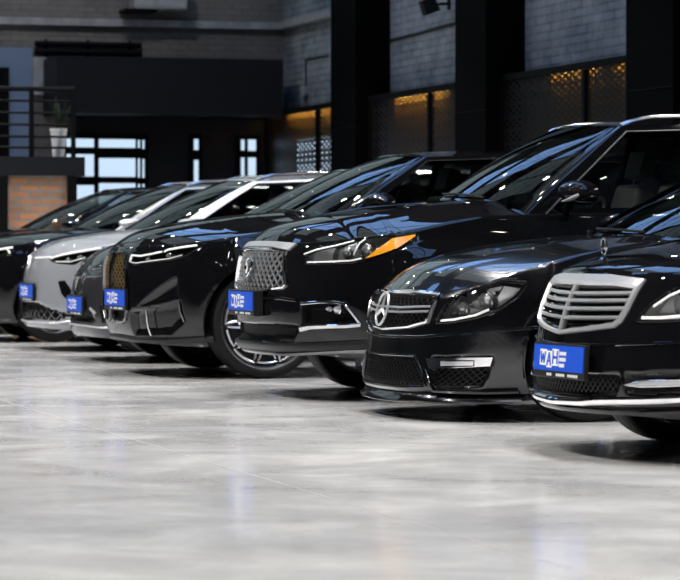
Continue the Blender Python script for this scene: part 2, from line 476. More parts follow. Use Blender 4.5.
    # --- a bead that runs along the skin
    def strip(s, name, path, mat, w=.012, h=.010, off=.002, closed=False, parent=None, smooth=True, mb=None, step=.02, n=8, taper=False, sink=0):
        path = [np.array(p, float) for p in path]
        if closed: path = path + [path[0]]
        pts = []
        for a, b in zip(path[:-1], path[1:]):
            m_ = max(1, int(np.hypot(*(b-a)) / step)); pts += [a + (b-a)*i/m_ for i in range(m_)]
        if not closed: pts.append(path[-1])
        A = np.array(pts); P = s.sh.P(A[:, 0], A[:, 1], off); Nn = s.sh.N(A[:, 0], A[:, 1]); R = len(P)
        V = []
        for i in range(R):
            t = P[(i+1) % R]-P[i-1] if closed else P[min(i+1, R-1)]-P[max(i-1, 0)]
            t = t/(np.linalg.norm(t)+1e-9); b = np.cross(t, Nn[i]); b /= np.linalg.norm(b)+1e-9
            k_ = 1.0
            if taper: k_ = .15 + .85*math.sin(math.pi*min(1, max(0, i/(R-1))))**.6
            for q in range(n):
                a = 2*math.pi*(q+.5)/n; ca, sa = math.cos(a), math.sin(a)
                ca = math.copysign(abs(ca)**.6, ca); sa = math.copysign(abs(sa)**.6, sa)
                V.append(P[i] + b*ca*w/2*k_ + Nn[i]*sa*h/2*k_)
        F = []
        for i in range(R if closed else R-1):
            for q in range(n): F.append((i*n+q, i*n+(q+1) % n, ((i+1) % R)*n+(q+1) % n, ((i+1) % R)*n+q))
        if not closed: F += [tuple(range(n))[::-1], tuple(range((R-1)*n, R*n))]
        own = mb is None; mb = mb or MB(); mb.add(V, F)
        if own: return mb.build(name, mat, parent or s.root, smooth)
    def lattice(s, name, poly, mat, fam, w, h, off, parent=None):
        """fam: list of (slope du/dz direction vector, spacing): straight wires across the polygon"""
        mb = MB()
        for (dx, dy), sp in fam:
            l = math.hypot(dx, dy); dx, dy = dx/l, dy/l; nx, ny = -dy, dx
            cs = [p[0]*nx + p[1]*ny for p in poly]
            k = math.ceil(min(cs)/sp)
            while k*sp < max(cs):
                c_ = k*sp; k += 1; hits = []
                for i in range(len(poly)):
                    a, b = poly[i-1], poly[i]; fa = a[0]*nx+a[1]*ny-c_; fb = b[0]*nx+b[1]*ny-c_
                    if fa*fb < 0:
                        t = fa/(fa-fb); p = (a[0]+(b[0]-a[0])*t, a[1]+(b[1]-a[1])*t); hits.append((p[0]*dx+p[1]*dy, p))
                hits.sort()
                for i in range(0, len(hits)-1, 2):
                    if hits[i+1][0]-hits[i][0] > .01: s.strip('', [hits[i][1], hits[i+1][1]], None, w, h, off, mb=mb, n=4, step=.04)
        return mb.build(name, mat, parent or s.root, False)
    def frame(s, u, z, off=0.0, tilt=None):
        """matrix at a point of the skin: local x to the viewer's right along the skin, y up, z outwards"""
        p = s.sh.P(u, z, off); n = Vector(s.sh.N(u, z))
        if tilt is not None: n = Vector((n.x, n.y, tilt)).normalized()
        up = Vector((0, 0, 1)); r = up.cross(n).normalized(); up = n.cross(r)
        return Matrix(((r.x, up.x, n.x, p[0]), (r.y, up.y, n.y, p[1]), (r.z, up.z, n.z, p[2]), (0, 0, 0, 1)))

def both(poly): return [poly, [(-u, z) for u, z in poly]]

# ------------------------------------------------------------------ pieces every car has
def make_wheels(car, style='spoke', n=5):
    c = car.c; R, w = c['wheel']
    for xa in c['axles']:
        for side in (-1, 1):
            y = side * (c['W'] - w/2 - .035)
            Mx = Matrix.Translation((xa, y, R)) @ Matrix.Rotation(math.radians(-90*side), 4, 'X')   # local z points outwards
            b = MB(); h = w/2; ri = R*c.get('rimf', .74)
            b.lathe([(ri, -h*.86), (ri+.012, -h*.98), (max(R*.90, ri+.022), -h), (R*.965, -h*.90), (R-.002, -h*.72), (R, -h*.5), (R, -h*.30), (R-.006, -h*.29), (R-.006, -h*.25), (R, -h*.24), (R, h*.24), (R-.006, h*.25), (R-.006, h*.29), (R, h*.30), (R, h*.5), (R-.002, h*.72), (R*.965, h*.90), (max(R*.90, ri+.022), h), (ri+.012, h*.98), (ri, h*.86), (ri, -h*.86)], Mx, 56)
            ty = b.build('wheel', M['tyre'], car.root, True)
            r = MB()
            r.lathe([(ri, -h*.8), (ri-.012, -h*.7), (ri-.03, 0), (ri-.02, h*.74), (ri-.004, h*.90), (ri+.004, h*.90), (ri+.002, h*.7)], Mx, 48, 0)
            ro = ri - .012
            if style == 'aero':                       # black face with bright outlined openings
                r.lathe([(.005, h*.70), (.08, h*.72), (ro*.6, h*.66), (ro, h*.74)], Mx, 48, 1)
                for k in range(n):
                    a0 = 2*math.pi*k/n + .35
                    for rr0, rr1, da0, da1, th in ((.42, .93, -.20, -.30, .011), (.56, .90, .36, .27, .009)):
                        if rr0 < .5: pl = [(ro*rr0, a0+da0*.8), (ro*rr1, a0+da1), (ro*rr1, a0-da1), (ro*rr0, a0-da0*.8)]
                        else: pl = [(ro*rr0, a0+2*math.pi/n/2-.16), (ro*rr1, a0+2*math.pi/n/2-.26), (ro*rr1, a0+2*math.pi/n/2+.26), (ro*rr0, a0+2*math.pi/n/2+.16)]
                        P = []
                        for i in range(4):
                            (ra, aa), (rb, ab) = pl[i], pl[(i+1) % 4]
                            for t in range(6):
                                q = t/6; rad, an = ra+(rb-ra)*q, aa+(ab-aa)*q
                                P.append(Mx @ Vector((rad*math.cos(an), rad*math.sin(an), h*.76)))
                        r.tube(P, th, 6, 0, closed=True)
            else:
                r.lathe([(.005, h*.62), (.055, h*.62), (.075, h*.54), (.08, h*.2)], Mx, 24, 0)
                for k in range(n):
                    for da in ((-.13, .13) if style == 'twin' else (0,)):
                        a = 2*math.pi*k/n + .2; wd = .034 if style == 'twin' else .055
                        A = Mx @ Matrix.Rotation(a, 4, 'Z')
                        off = da * ro
                        r.prism([(.04, -wd*.6+off*.35), (ro, -wd*.5+off), (ro, wd*.5+off), (.04, wd*.6+off*.35)], A, h*.46, h*.60, 0)
            r.build('rim', [M['rim'], M['rimdark']], ty, True)
            d = MB(); d.lathe([(.07, h*.1), (R*.52, h*.1), (R*.52, h*.16), (.07, h*.16)], Mx, 32)
            d.build('brake_disc', M['disc'], ty, True)

def make_cabin(car, trim=None, pillar=None, seats='seat', full=True, roof=None, ug=10):
    sh, c, cab = car.sh, car.c, car.c['cab']
    pillar = pillar or car.paint; roof = roof or car.paint
    zr, yr = cab['zr'], cab['yr']; zrr = cab.get('zrr', zr-.03)
    def side(x):
        y, z = sh.side_y(x); return y - .035, z - .012
    zc = lambda x, y: float(sh.top(np.array(x), np.array(y))) - .012
    yb = side(cab['xc'] + .08)[0]
    xw, xc, xr = cab['xw'], cab['xc'], cab['xr']
    def wb(y): return xw + (xc - xw) * (abs(y)/yb) ** 2
    def wr(y): return xr + .10 * (abs(y)/yr) ** 2
    xm = (xc + cab['xrr'])/2
    roofz = pchip([(xr, zr-.035), (xr+.28, zr-.012), (xr+.75, zr), ((xr+cab['xrr'])/2+.2, zr), (cab['xrr'], zrr-.03)])
    B, R = [], []
    for f in (0, .5, cab.get('ed', .92)):
        y = f*yb; B.append((wb(y), y, zc(wb(y), y)))
        y2 = f*yr; R.append((wr(y2), y2, float(roofz(wr(y2))) - .028*f**2))
    xs_b = [xc + cab.get('ap', .10), cab['xB']-.03, cab['xB']+.05, cab['xrb']-.75, cab['xrb']-.25]
    xs_r = [xr + .07 + cab.get('ap', .10), cab['xB']+.02, cab['xB']+.10, cab['xrr']-.35, cab['xrr']-.12]
    for xb_, xr_ in zip(xs_b, xs_r):
        y, z = side(xb_); B.append((xb_, y, z)); yy = yr * (1 - .10*((xr_ - xm)/2)**2); R.append((xr_, yy, float(roofz(xr_)) - .03))
    xb_, xr_ = cab['xrb'], cab['xrr']
    B.append((xb_-.02, .80*yb, side(xb_)[1])); R.append((xr_-.02, .86*yr, zrr-.055))
    B.append((xb_+.04, 0, zc(xb_+.04, 0))); R.append((xr_+.02, 0, zrr-.03))
    # dense splines (u), knots at every ug
    def spl(Q):
        mir = [(Q[1][0], -Q[1][1], Q[1][2])] + Q + [(Q[-2][0], -Q[-2][1], Q[-2][2])]
        return catmull(mir, ug)[ug:-ug]
    Bs, Rs = spl(B), spl(R)
    # keep the A-pillar corner crisp
    def pt(i, v, sg, off=0.0):
        b, r = Bs[i], Rs[i]; p = b + (r-b)*v
        j0, j1 = max(i-1, 0), min(i+1, len(Bs)-1)
        t = (Bs[j1]-Bs[j0])*(1-v) + (Rs[j1]-Rs[j0])*v
        n = np.cross(r-b, t); n /= np.linalg.norm(n)+1e-9
        if n[2] < 0 : n = -n
        bulge = .045 if 2*ug <= i <= 8*ug else .06
        p = p + n * (bulge*4*v*(1-v)*.5 + off)
        return (p[0], -sg*p[1], p[2])
    def quad(name, i0, i1, v0, v1, mat, sgs=(1,), off=0.0, nv=8, parent=None, thick=0):
        mb = MB()
        for sg in sgs:
            vs = np.linspace(v0, v1, nv); V = [pt(i, v, sg, off) for i in range(i0, i1+1) for v in vs]
            F = [(a*nv+j, (a+1)*nv+j, (a+1)*nv+j+1, a*nv+j+1) for a in range(i1-i0) for j in range(nv-1)]
            mb.add(V, F)
        o = mb.build(name, mat, parent or car.root, True, angle=80)
        bm = bmesh.new(); bm.from_mesh(o.data); bmesh.ops.remove_doubles(bm, verts=bm.verts, dist=.0005); bmesh.ops.recalc_face_normals(bm, faces=bm.faces); bm.to_mesh(o.data); bm.free()
        return o
    k = ug
    quad('windshield', 0, 2*k, .02, .985, M['screen'], (1, -1), nv=10)
    for sg in (1, -1): quad('windshield_pillar', 2*k, 3*k, 0, 1, pillar, (sg,))
    vt = .93
    for sg in (1, -1):
        w = quad('side_window', 3*k, 4*k, .03, vt, M['glass'], (sg,))
        quad('side_window', 5*k, 6*k, .03, vt, M['glass'], (sg,))
        quad('door_pillar', 4*k, 5*k, 0, vt, M['gloss'], (sg,))
        quad('roof_edge', 3*k, 7*k, vt, 1, pillar, (sg,), nv=3)
        quad('window_sill', 3*k, 7*k, -.02, .03, M['gloss'], (sg,), nv=3)
        quad('rear_pillar', 6*k, 8*k, .03, 1, car.paint, (sg,))
        if trim:
            mb = MB()
            lo = [pt(i, .02, sg, .006) for i in range(3*k, 7*k+1)]
            up = [pt(3*k, v, sg, .006) for v in np.linspace(.02, vt, 10)] + [pt(i, vt, sg, .006) for i in range(3*k, 7*k+1)]
            mb.tube(lo, .006, 6); mb.tube(up, .006, 6)
            mb.build('window_trim', trim, car.root, True)
    quad('rear_window', 8*k, 9*k, .03, .97, M['glass'], (1, -1))
    # roof skin
    n = len(Rs); fr = np.linspace(-1, 1, 21); V = []; F = []
    for i in range(n):
        p = Rs[i]; y = p[1]
        for f in fr:
            zc_ = max(float(roofz(p[0])), p[2]); V.append((p[0], y*f, p[2] + (zc_-p[2]+.012*min(1, i/k, (n-1-i)/k))*(1-abs(f)**2.4)))
    for i in range(n-1):
        for j in range(20): F.append((i*21+j, i*21+j+1, (i+1)*21+j+1, (i+1)*21+j))
    mb = MB(); mb.add(V, F); o = mb.build('roof', roof, car.root, True, angle=80)
    bm = bmesh.new(); bm.from_mesh(o.data); bmesh.ops.remove_doubles(bm, verts=bm.verts, dist=.0005); bmesh.ops.recalc_face_normals(bm, faces=bm.faces)
    if sum(f.normal.z for f in bm.faces) < 0: bmesh.ops.reverse_faces(bm, faces=bm.faces)
    bm.to_mesh(o.data); bm.free()
    car.pt, car.k = pt, k
    # inside
    zb = side(xc)[1]; mb = MB()
    ys, zs = [], []
    prof = [(xc-.12, zb-.02), (xc+.05, zb+.03), (xc+.28, zb+.01), (xc+.42, zb-.06), (xc+.44, zb-.22), (xc+.30, zb-.45)]
    V = [(x, y, z) for x, z in prof for y in np.linspace(-yb+.06, yb-.06, 9)]
    F = [(i*9+j, i*9+j+1, (i+1)*9+j+1, (i+1)*9+j) for i in range(len(prof)-1) for j in range(8)]
    mb.add(V, F); mb.build('dashboard', M['plastic'], car.root, True, angle=60)
    st = MB(); A = Matrix.Translation((xc+.58, -.36, zb-.04)) @ Matrix.Rotation(math.radians(-65), 4, 'Y')
    st.tube([A @ Vector((.18*math.cos(a), .18*math.sin(a), 0)) for a in np.linspace(0, 2*math.pi, 24, endpoint=False)], .014, 6, closed=True)
    st.box(A @ Vector((0, 0, 0)), (.06, .34, .03), rot=A.to_3x3()); st.box(A @ Vector((0, 0, -.08)), (.05, .05, .2), rot=A.to_3x3())
    st.build('steering_wheel', M['plastic'], car.root, True)
    rows = [(xc+1.02, (-.37, .37))] + ([(xc+1.85, (-.40, .40))] if full else [])
    for xs, yy in rows:
        for y in yy:
            sb = MB(); zt = zr - .62
            sb.box((xs-.25, y, zb-.42), (.52, .50, .16)); Rr = Matrix.Rotation(math.radians(16), 3, 'Y')
            sb.box((xs+.08, y, zb-.08), (.14, .48, .62), rot=Rr, taper=.86)
            so = sb.build('seat', M[seats], car.root, True, bevel=.04)
            hb = MB(); hb.box((xs+.20, y, zb+.34), (.09, .26, .17), rot=Rr)
            hb.tube([(xs+.17, y-.07, zb+.18), (xs+.185, y-.07, zb+.30)], .008, 6); hb.tube([(xs+.17, y+.07, zb+.18), (xs+.185, y+.07, zb+.30)], .008, 6)
            hb.build('headrest', M[seats], so, True, bevel=.03)
    fl = MB(); zf = float(sh.pb(2.0)); W = c['W']; R = c['wheel'][0]; ar = c['arch']; a0, a1 = c['axles']
    fl.box((c['L']/2, 0, zf+.07), (c['L']-.9, 2*W-.62, .10)); fl.box(((a0+a1)/2, 0, zf+.07), (a1-a0-2*ar-.02, 2*W-.2, .08))
    fl.box(((a0+a1)/2-.62, 0, zb-.35), (.06, 2*W-.35, .5))
    for xa in (a0, a1):                                     # wheel-house liners
        for sgn in (-1, 1):
            Q = [(xa + (ar+.012)*math.cos(t), R + (ar+.012)*math.sin(t)) for t in np.linspace(-.25, math.pi+.25, 20)]
            V = [(x, sgn*y, z) for x, z in Q for y in (W-.30, W-.03)]
            fl.add(V, [(2*i, 2*i+1, 2*i+3, 2*i+2) for i in range(19)])
            fl.add([(x, sgn*(W-.31), z) for x, z in Q], [tuple(range(20))])
    fl.build('underbody', M['inside'], car.root, False)
    return car

def make_mirror(car, x=None, cap=None, strip=False, drop=0, sc=1.0):
    cab = car.c['cab']
    for sg in (1, -1):
        xm = x if x is not None else cab['xc'] + .22
        y, z = car.sh.side_y(xm); z += .10 - drop
        b = MB(); cx, cy, cz = xm, -sg*(y+.13), z+.03
        V = []; F = []
        nx, ny = 9, 16
        for i in range(nx):                               # an egg-shaped shell, flat at the back where the glass is
            t = i/(nx-1); xx = cx - .075 + .15*t; r = math.sin(math.pi*min(.5, .04+t*.62)) ** .6
            for j in range(ny):
                a = 2*math.pi*j/ny; ca, sa = math.cos(a), math.sin(a)
                V.append((xx + .02*sg*0 + .05*abs(ca)*(1 if ca*sg < 0 else 0)*(t), cy + math.copysign(abs(ca)**.7, ca)*.115*sc*r, cz + math.copysign(abs(sa)**.75, sa)*.072*sc*r - .012*ca*sg*(-1)))
        for i in range(nx-1):
            for j in range(ny): F.append((i*ny+j, i*ny+(j+1) % ny, (i+1)*ny+(j+1) % ny, (i+1)*ny+j))
        F += [tuple(range(ny))[::-1], tuple(range((nx-1)*ny, nx*ny))]
        b.add(V, F)
        o = b.build('door_mirror', cap or car.paint, car.root, True, angle=70)
        a = MB(); a.tube([(xm+.02, -sg*(y-.03), z-.075), (xm+.02, -sg*(y+.03), z-.06), (cx+.01, -sg*(y+.08), cz-.055)], [.03, .026, .024], 8)
        a.build('mirror_arm', M['gloss'], o, True)
        g = MB(); g.lathe([(.001, 0), (.9, 0)], Matrix.Translation((cx+.079, cy, cz)) @ Matrix.Rotation(math.pi/2, 4, 'Y') @ Matrix.Diagonal((.058*sc, .105*sc, 1, 1)), 16)
        g.build('mirror_glass', M['chrome'], o)
        if strip:
            t = MB(); t.tube([(cx-.066, cy-.01*sg, cz-.052), (cx-.060, cy-.06*sg, cz-.048), (cx-.040, cy-.10*sg, cz-.036), (cx+.0, cy-.118*sg, cz-.016)], [.004, .009, .015, .012], 8)
            t.build('turn_signal', M['bulb'], o, True)

def make_plate(car, u, z, off=.02, tilt=.0, deep=.02, w=.52, h=.112, un=None):
    A = car.frame(u, z, off, tilt)
    if un is not None:
        q = A.translation.copy(); A = car.frame(un, z, off, tilt); A.translation = q
    b = MB()
    b.prism([(-w/2-.012, -h/2-.03), (w/2+.012, -h/2-.03), (w/2+.012, h/2+.010), (-w/2-.012, h/2+.010)], A, -deep, 0)
    hold = b.build('plate_holder', M['plastic'], car.root, False, bevel=.003)
    p = MB(); p.prism([(-w/2, -h/2), (w/2, -h/2), (w/2, h/2), (-w/2, h/2)], A, 0, .004)
    pl = p.build('number_plate', M['plate'], hold, False)
    pl['label'] = 'bright blue dealer plate with white letters'
    t = MB(); k = h/.112
    def rect(x0, y0, x1, y1, m=0, z0=.004, z1=.0055): t.prism([(x0*k, y0*k), (x1*k, y0*k), (x1*k, y1*k), (x0*k, y1*k)], A, z0, z1, m)
    def stroke(x0, y0, x1, y1, wd=.011):
        dx, dy = x1-x0, y1-y0; l = math.hypot(dx, dy); nx, ny = -dy/l*wd/2, dx/l*wd/2
        t.prism([((x0+nx)*k, (y0+ny)*k), ((x0-nx)*k, (y0-ny)*k), ((x1-nx)*k, (y1-ny)*k), ((x1+nx)*k, (y1+ny)*k)], A, .0055, .0068, 1)
    # three white tiles with the letters W, A, H left in blue
    rect(-.190, -.034, -.122, .036); rect(-.120, -.043, -.064, .030); rect(-.062, -.034, .006, .040)
    stroke(-.180, .026, -.170, -.024); stroke(-.170, -.024, -.156, .016); stroke(-.156, .016, -.143, -.024); stroke(-.143, -.024, -.132, .026)
    stroke(-.112, -.034, -.092, .022); stroke(-.092, .022, -.072, -.034); stroke(-.103, -.014, -.081, -.014, .008)
    stroke(-.050, -.026, -.050, .032); stroke(-.006, -.026, -.006, .032); stroke(-.050, .003, -.006, .003)
    for i in range(3):                                     # three short lines of small lettering
        y = .022 - i*.026
        for j in range(5 - (i == 2)):
            rect(.014+j*.0145, y-.008, .025+j*.0145, y+.008)
    t.build('lettering', [M['white'], M['plate']], pl)
    for x0, x1 in ((-.12, -.06), (-.02, .07), (.10, .22)):
        q = MB(); n = int((x1-x0)/.018)
        for j in range(n): q.prism([(x0+j*.018, -h/2-.022), (x0+j*.018+.012, -h/2-.022), (x0+j*.018+.012, -h/2-.010), (x0+j*.018, -h/2-.010)], A, 0, .001)
        q.build('small_print', M['white'], hold)
    return hold

def star_emblem(name, A, r, parent, mat, th=.010):
    b = MB()
    b.tube([A @ Vector((r*math.cos(a), r*math.sin(a), th)) for a in np.linspace(0, 2*math.pi, 40, endpoint=False)], r*.085, 8, closed=True)
    for k in range(3):
        a = math.pi/2 + k*2*math.pi/3; d = Vector((math.cos(a), math.sin(a), 0)); n = Vector((-d.y, d.x, 0))
        V = [A @ (d*(-.0)+n*r*.085+Vector((0,0,th-.004))), A @ (d*r*.97+Vector((0,0,th-.004))+n*.004), A @ (d*r*.97+Vector((0,0,th-.004))-n*.004), A @ (-n*r*.085+Vector((0,0,th-.004))), A @ Vector((0,0,th+.012)), A @ (d*r*.97+Vector((0,0,th+.003)))]
        b.add(V, [(0,1,5,4), (4,5,2,3), (0,4,3), (1,2,5)])
    return b.build(name, mat, parent, True, angle=30)

# ------------------------------------------------------------------ lamps, grilles
def resample(poly, n=6):
    out = []
    for i in range(len(poly)):
        a, b = np.array(poly[i]), np.array(poly[(i+1) % len(poly)])
        out += [a + (b-a)*k/n for k in range(n)]
    return out
def shrink(poly, d):
    """move every edge inwards by d (list or one number)"""
    n = len(poly); A = sum(poly[i-1][0]*poly[i][1]-poly[i][0]*poly[i-1][1] for i in range(n)); s = 1 if A > 0 else -1
    ds = d if isinstance(d, (list, tuple)) else [d]*n; L = []
    for i in range(n):
        (ax, ay), (bx, by) = poly[i], poly[(i+1) % n]; l = math.hypot(bx-ax, by-ay); nx, ny = -(by-ay)/l*s, (bx-ax)/l*s
        L.append(((ax+nx*ds[i], ay+ny*ds[i]), (bx-ax, by-ay)))
    R = []
    for i in range(n):
        (p, r), (q, t) = L[i-1], L[i]; cr = r[0]*t[1]-r[1]*t[0]
        if abs(cr) < 1e-9: R.append(q); continue
        k = ((q[0]-p[0])*t[1]-(q[1]-p[1])*t[0])/cr; R.append((p[0]+r[0]*k, p[1]+r[1]*k))
    return R
def ring(car, name, outer, width, mat, prof=((0, -.01), (.15, .012), (.8, .016), (1, .004), (1.0, -.03)), parent=None, n=6):
    inner = shrink(outer, width)
    o, i_ = resample(outer, n), resample(inner, n); V = []; N = len(o); K = len(prof)
    for a, b in zip(o, i_):
        for t, off in prof:
            p = a + (b-a)*t; V.append(car.sh.P(p[0], p[1], off))
    F = [(k*K+j, ((k+1) % N)*K+j, ((k+1) % N)*K+j+1, k*K+j+1) for k in range(N) for j in range(K-1)]
    b = MB(); b.add(V, F); return b.build(name, mat, parent or car.root, True, angle=40)
def sym(half):
    """close a half outline (u>=0, first and last on the centre line) over the middle"""
    return list(half) + [(-u, z) for u, z in reversed(half) if u > .001]
def projector(car, u, z, r, parent, off=-.03, mat='bulb'):
    A = car.frame(u, z, off); A = A @ Matrix.Identity(4)
    # lamps look ahead, not sideways
    n = Vector((A[0][2], A[1][2], A[2][2])); d = Vector((-1, n.y*.55, 0)).normalized(); up = Vector((0, 0, 1)); rt = up.cross(d).normalized()
    B = Matrix(((rt.x, 0, d.x, A[0][3]), (rt.y, 0, d.y, A[1][3]), (rt.z, 1, d.z, A[2][3]), (0, 0, 0, 1)))
    b = MB(); b.lathe([(r*1.25, -.035), (r*1.28, .004), (r*1.1, .008), (r*1.02, -.004)], B, 24, 0)
    b.lathe([(r*1.02, -.004), (r*.9, .010), (r*.6, .022), (r*.3, .028), (.001, .030)], B, 24, 1)
    return b.build('projector_lamp', [M['satin'], M[mat]], parent, True)
def headlight(car, poly, projectors=(), reflectors=(), beads=(), bead_off=-.004, tilt=.5, base='inside', depth=.055, gasket=.012, lens='lens', mats=None):
    for sgn in (1, -1):
        pl = [(sgn*u, z) for u, z in poly]
        h = car.patch('headlight', shrink(pl, .002), M[lens], .003, 0)
        h['label'] = 'clear headlight lens'
        car.strip('lens_seal', pl, M['gloss'], gasket, .008, .001, True, h)
        for u, z, r in projectors: projector(car, sgn*u, z, r, h, -.028)
        for q, off, mt in reflectors:
            zm = (min(z for _, z in q) + max(z for _, z in q))/2          # a bowl: its upper part leans out over the lower
            car.patch('reflector', [(sgn*u, z) for u, z in q], M[mt], lambda U, Z, zm=zm, o=off: np.clip(-.030 + tilt*(Z-zm), -.058, -.003), .006, h)
        for q, w_, mt in beads:
            car.strip('running_light', [(sgn*u, z) for u, z in q], M[mt], w_, .012, bead_off, parent=h)
def lips(car, name, path, mat, w, h, off=.0, taper=False):
    """a bead across the whole front: path is the left half from the centre"""
    full = [(-u, z) for u, z in reversed(path)] + [p for p in path if p[0] > .001]
    return car.strip(name, full, mat, w, h, off, taper=taper)
def roof_rails(car, mat):
    k = car.k
    for sg in (1, -1):
        b = MB(); P = [car.pt(i, 1.0, sg) for i in range(3*k-3, 7*k+4)]
        n = len(P); b.tube([(x, y*.97, z + .004 + .045*min(1, i/6, (n-1-i)/6)) for i, (x, y, z) in enumerate(P)], .016, 8)
        b.build('roof_rail', mat, car.root, True)
def wipers(car):
    cab = car.c['cab']; 
    for y in (-.42, .28):
        x = cab['xw'] + .02; b = MB()
        P = []
        for t in np.linspace(0, 1, 7):
            i = t*.62; yy = y + i
            P.append((0, yy, 0))
        pts = []
        for i in range(7):
            ii = int(round((abs(P[i][1])/.75)*2*car.k)); ii = min(ii, 2*car.k-1)
            p = car.pt(ii, .05 + .03*i/6, 1 if P[i][1] < 0 else -1, .012); pts.append(p)
        b.tube(pts, .008, 6); b.build('wiper', M['plastic'], car.root, True)

# ================================================================== the cars
def limousine():
    c = Car('limousine', 'saloon_car', 'black limousine with upright hood ornament and wide chrome barred grille, nearest the camera', 'car', M['black'], None)
    G = sym([(0, .802), (.30, .802), (.578, .786), (.540, .655), (.508, .598), (.47, .574), (.30, .556), (0, .532)])
    opening = shrink(G, .03)
    c.recess(opening, .06, M['inside'], False)
    H = [(.600, .608), (.659, .674), (.726, .719), (.80, .752), (.912, .786), (1.06, .806), (1.12, .800), (1.09, .745), (1.015, .69), (.93, .64), (.846, .616), (.73, .609)]
    c.recess(H, .065, M['lampsilver'], soft=.015)
    I = sym([(0, .372), (.561, .379), (.528, .292), (.3, .283), (0, .278)])
    c.recess(I, .05, M['inside'], False)
    S_ = [(.58, .385), (.98, .40), (1.0, .315), (.60, .300)]
    c.recess(S_, .03, M['plastic'])
    c.body(extra=[lambda x, f: .016*math.exp(-((f-.0)/.42)**4)*min(1, max(0, x-.1)*2)])
    g = ring(c, 'grille', G, [.050, .046, .030, .028, .026, .024, .022, .022, .024, .026, .028, .030, .046, .050][:len(G)], M['silver'])
    for z, ub in ((.722, .555), (.690, .54), (.655, .52), (.615, .485)):
        c.strip('grille_bar', [(-ub, z+.006), (-ub*.5, z), (0, z-.004), (ub*.5, z), (ub, z+.006)], M['silver'], .016, .03, -.010, parent=g)
    for z in (.752, .706, .672, .635, .590, .570):
        ub = .40 if z < .6 else .47
        c.strip('grille_slat', [(-ub, z), (0, z-.004), (ub, z)], M['gloss'], .010, .02, -.03, parent=g)
    c.strip('grille_divider', [(0, .785), (0, .545)], M['silver'], .020, .03, -.006, parent=g)
    # ornament standing on the hood
    x0 = .235; z0 = float(c.sh.top(np.array(x0), np.array(0))) + .012; b = MB(); R = .036
    b.lathe([(.022, 0), (.020, .006), (.008, .012), (.006, .026)], Matrix.Translation((x0, 0, z0-.006)), 16, cap=True)
    orn = b.build('hood_ornament', M['chrome'], c.root, True)
    A = Matrix(((0, 0, -1, x0), (-1, 0, 0, 0), (0, 1, 0, z0+.018+R), (0, 0, 0, 1)))
    star_emblem('star', A, R, orn, M['chrome'], 0)
    headlight(c, H, [(.80, .690, .040), (.93, .715, .034)], [([(.63, .616), (.86, .624), (1.0, .69), (.96, .70), (.84, .652), (.65, .642)], 0, 'reflector'), ([(.665, .652), (.725, .705), (.78, .738), (.775, .655)], 0, 'reflector'), ([(.845, .655), (.84, .75), (.905, .775), (.955, .71)], 0, 'reflector'), ([(.97, .71), (.93, .78), (1.05, .798), (1.09, .755)], 0, 'reflector')],
              [([(.63, .620), (.73, .622), (.85, .632), (.95, .668), (1.03, .72)], .014, 'white'), ([(.68, .668), (.75, .715), (.83, .748)], .012, 'white')], bead_off=.002)
    make_plate(c, .115, .428, .030, .06, un=.06)
    c.lattice('intake_mesh', shrink(I, .008), M['plastic'], [((1, 1), .026), ((1, -1), .026)], .005, .006, -.02)
    for sgn in (1, -1):
        D = [(sgn*u, z) for u, z in [(.594, .337), (.69, .358), (.86, .366), (.99, .372), (.99, .352), (.86, .342), (.691, .332)]]
        d = c.patch('daytime_light', D, M['silver'], .006, .03)
        c.strip('light_surround', D, M['chrome'], .007, .008, .006, True, d)
    lips(c, 'chrome_lip', [(0, .250), (.30, .255), (.5, .266), (.7, .276), (.9, .288), (1.1, .302)], M['chrome'], .030, .026, .010)
    lips(c, 'lower_spoiler', [(0, .222), (.5, .225), (.9, .24), (1.2, .25)], M['black'], .03, .03, .006)
    lips(c, 'bumper_crease', [(0, .492), (.4, .500), (.8, .520), (1.1, .535)], M['black'], .014, .016, .0)
    make_cabin(c, trim=M['chrome']); make_mirror(c); make_wheels(c, 'twin', 7); wipers(c)
    return c

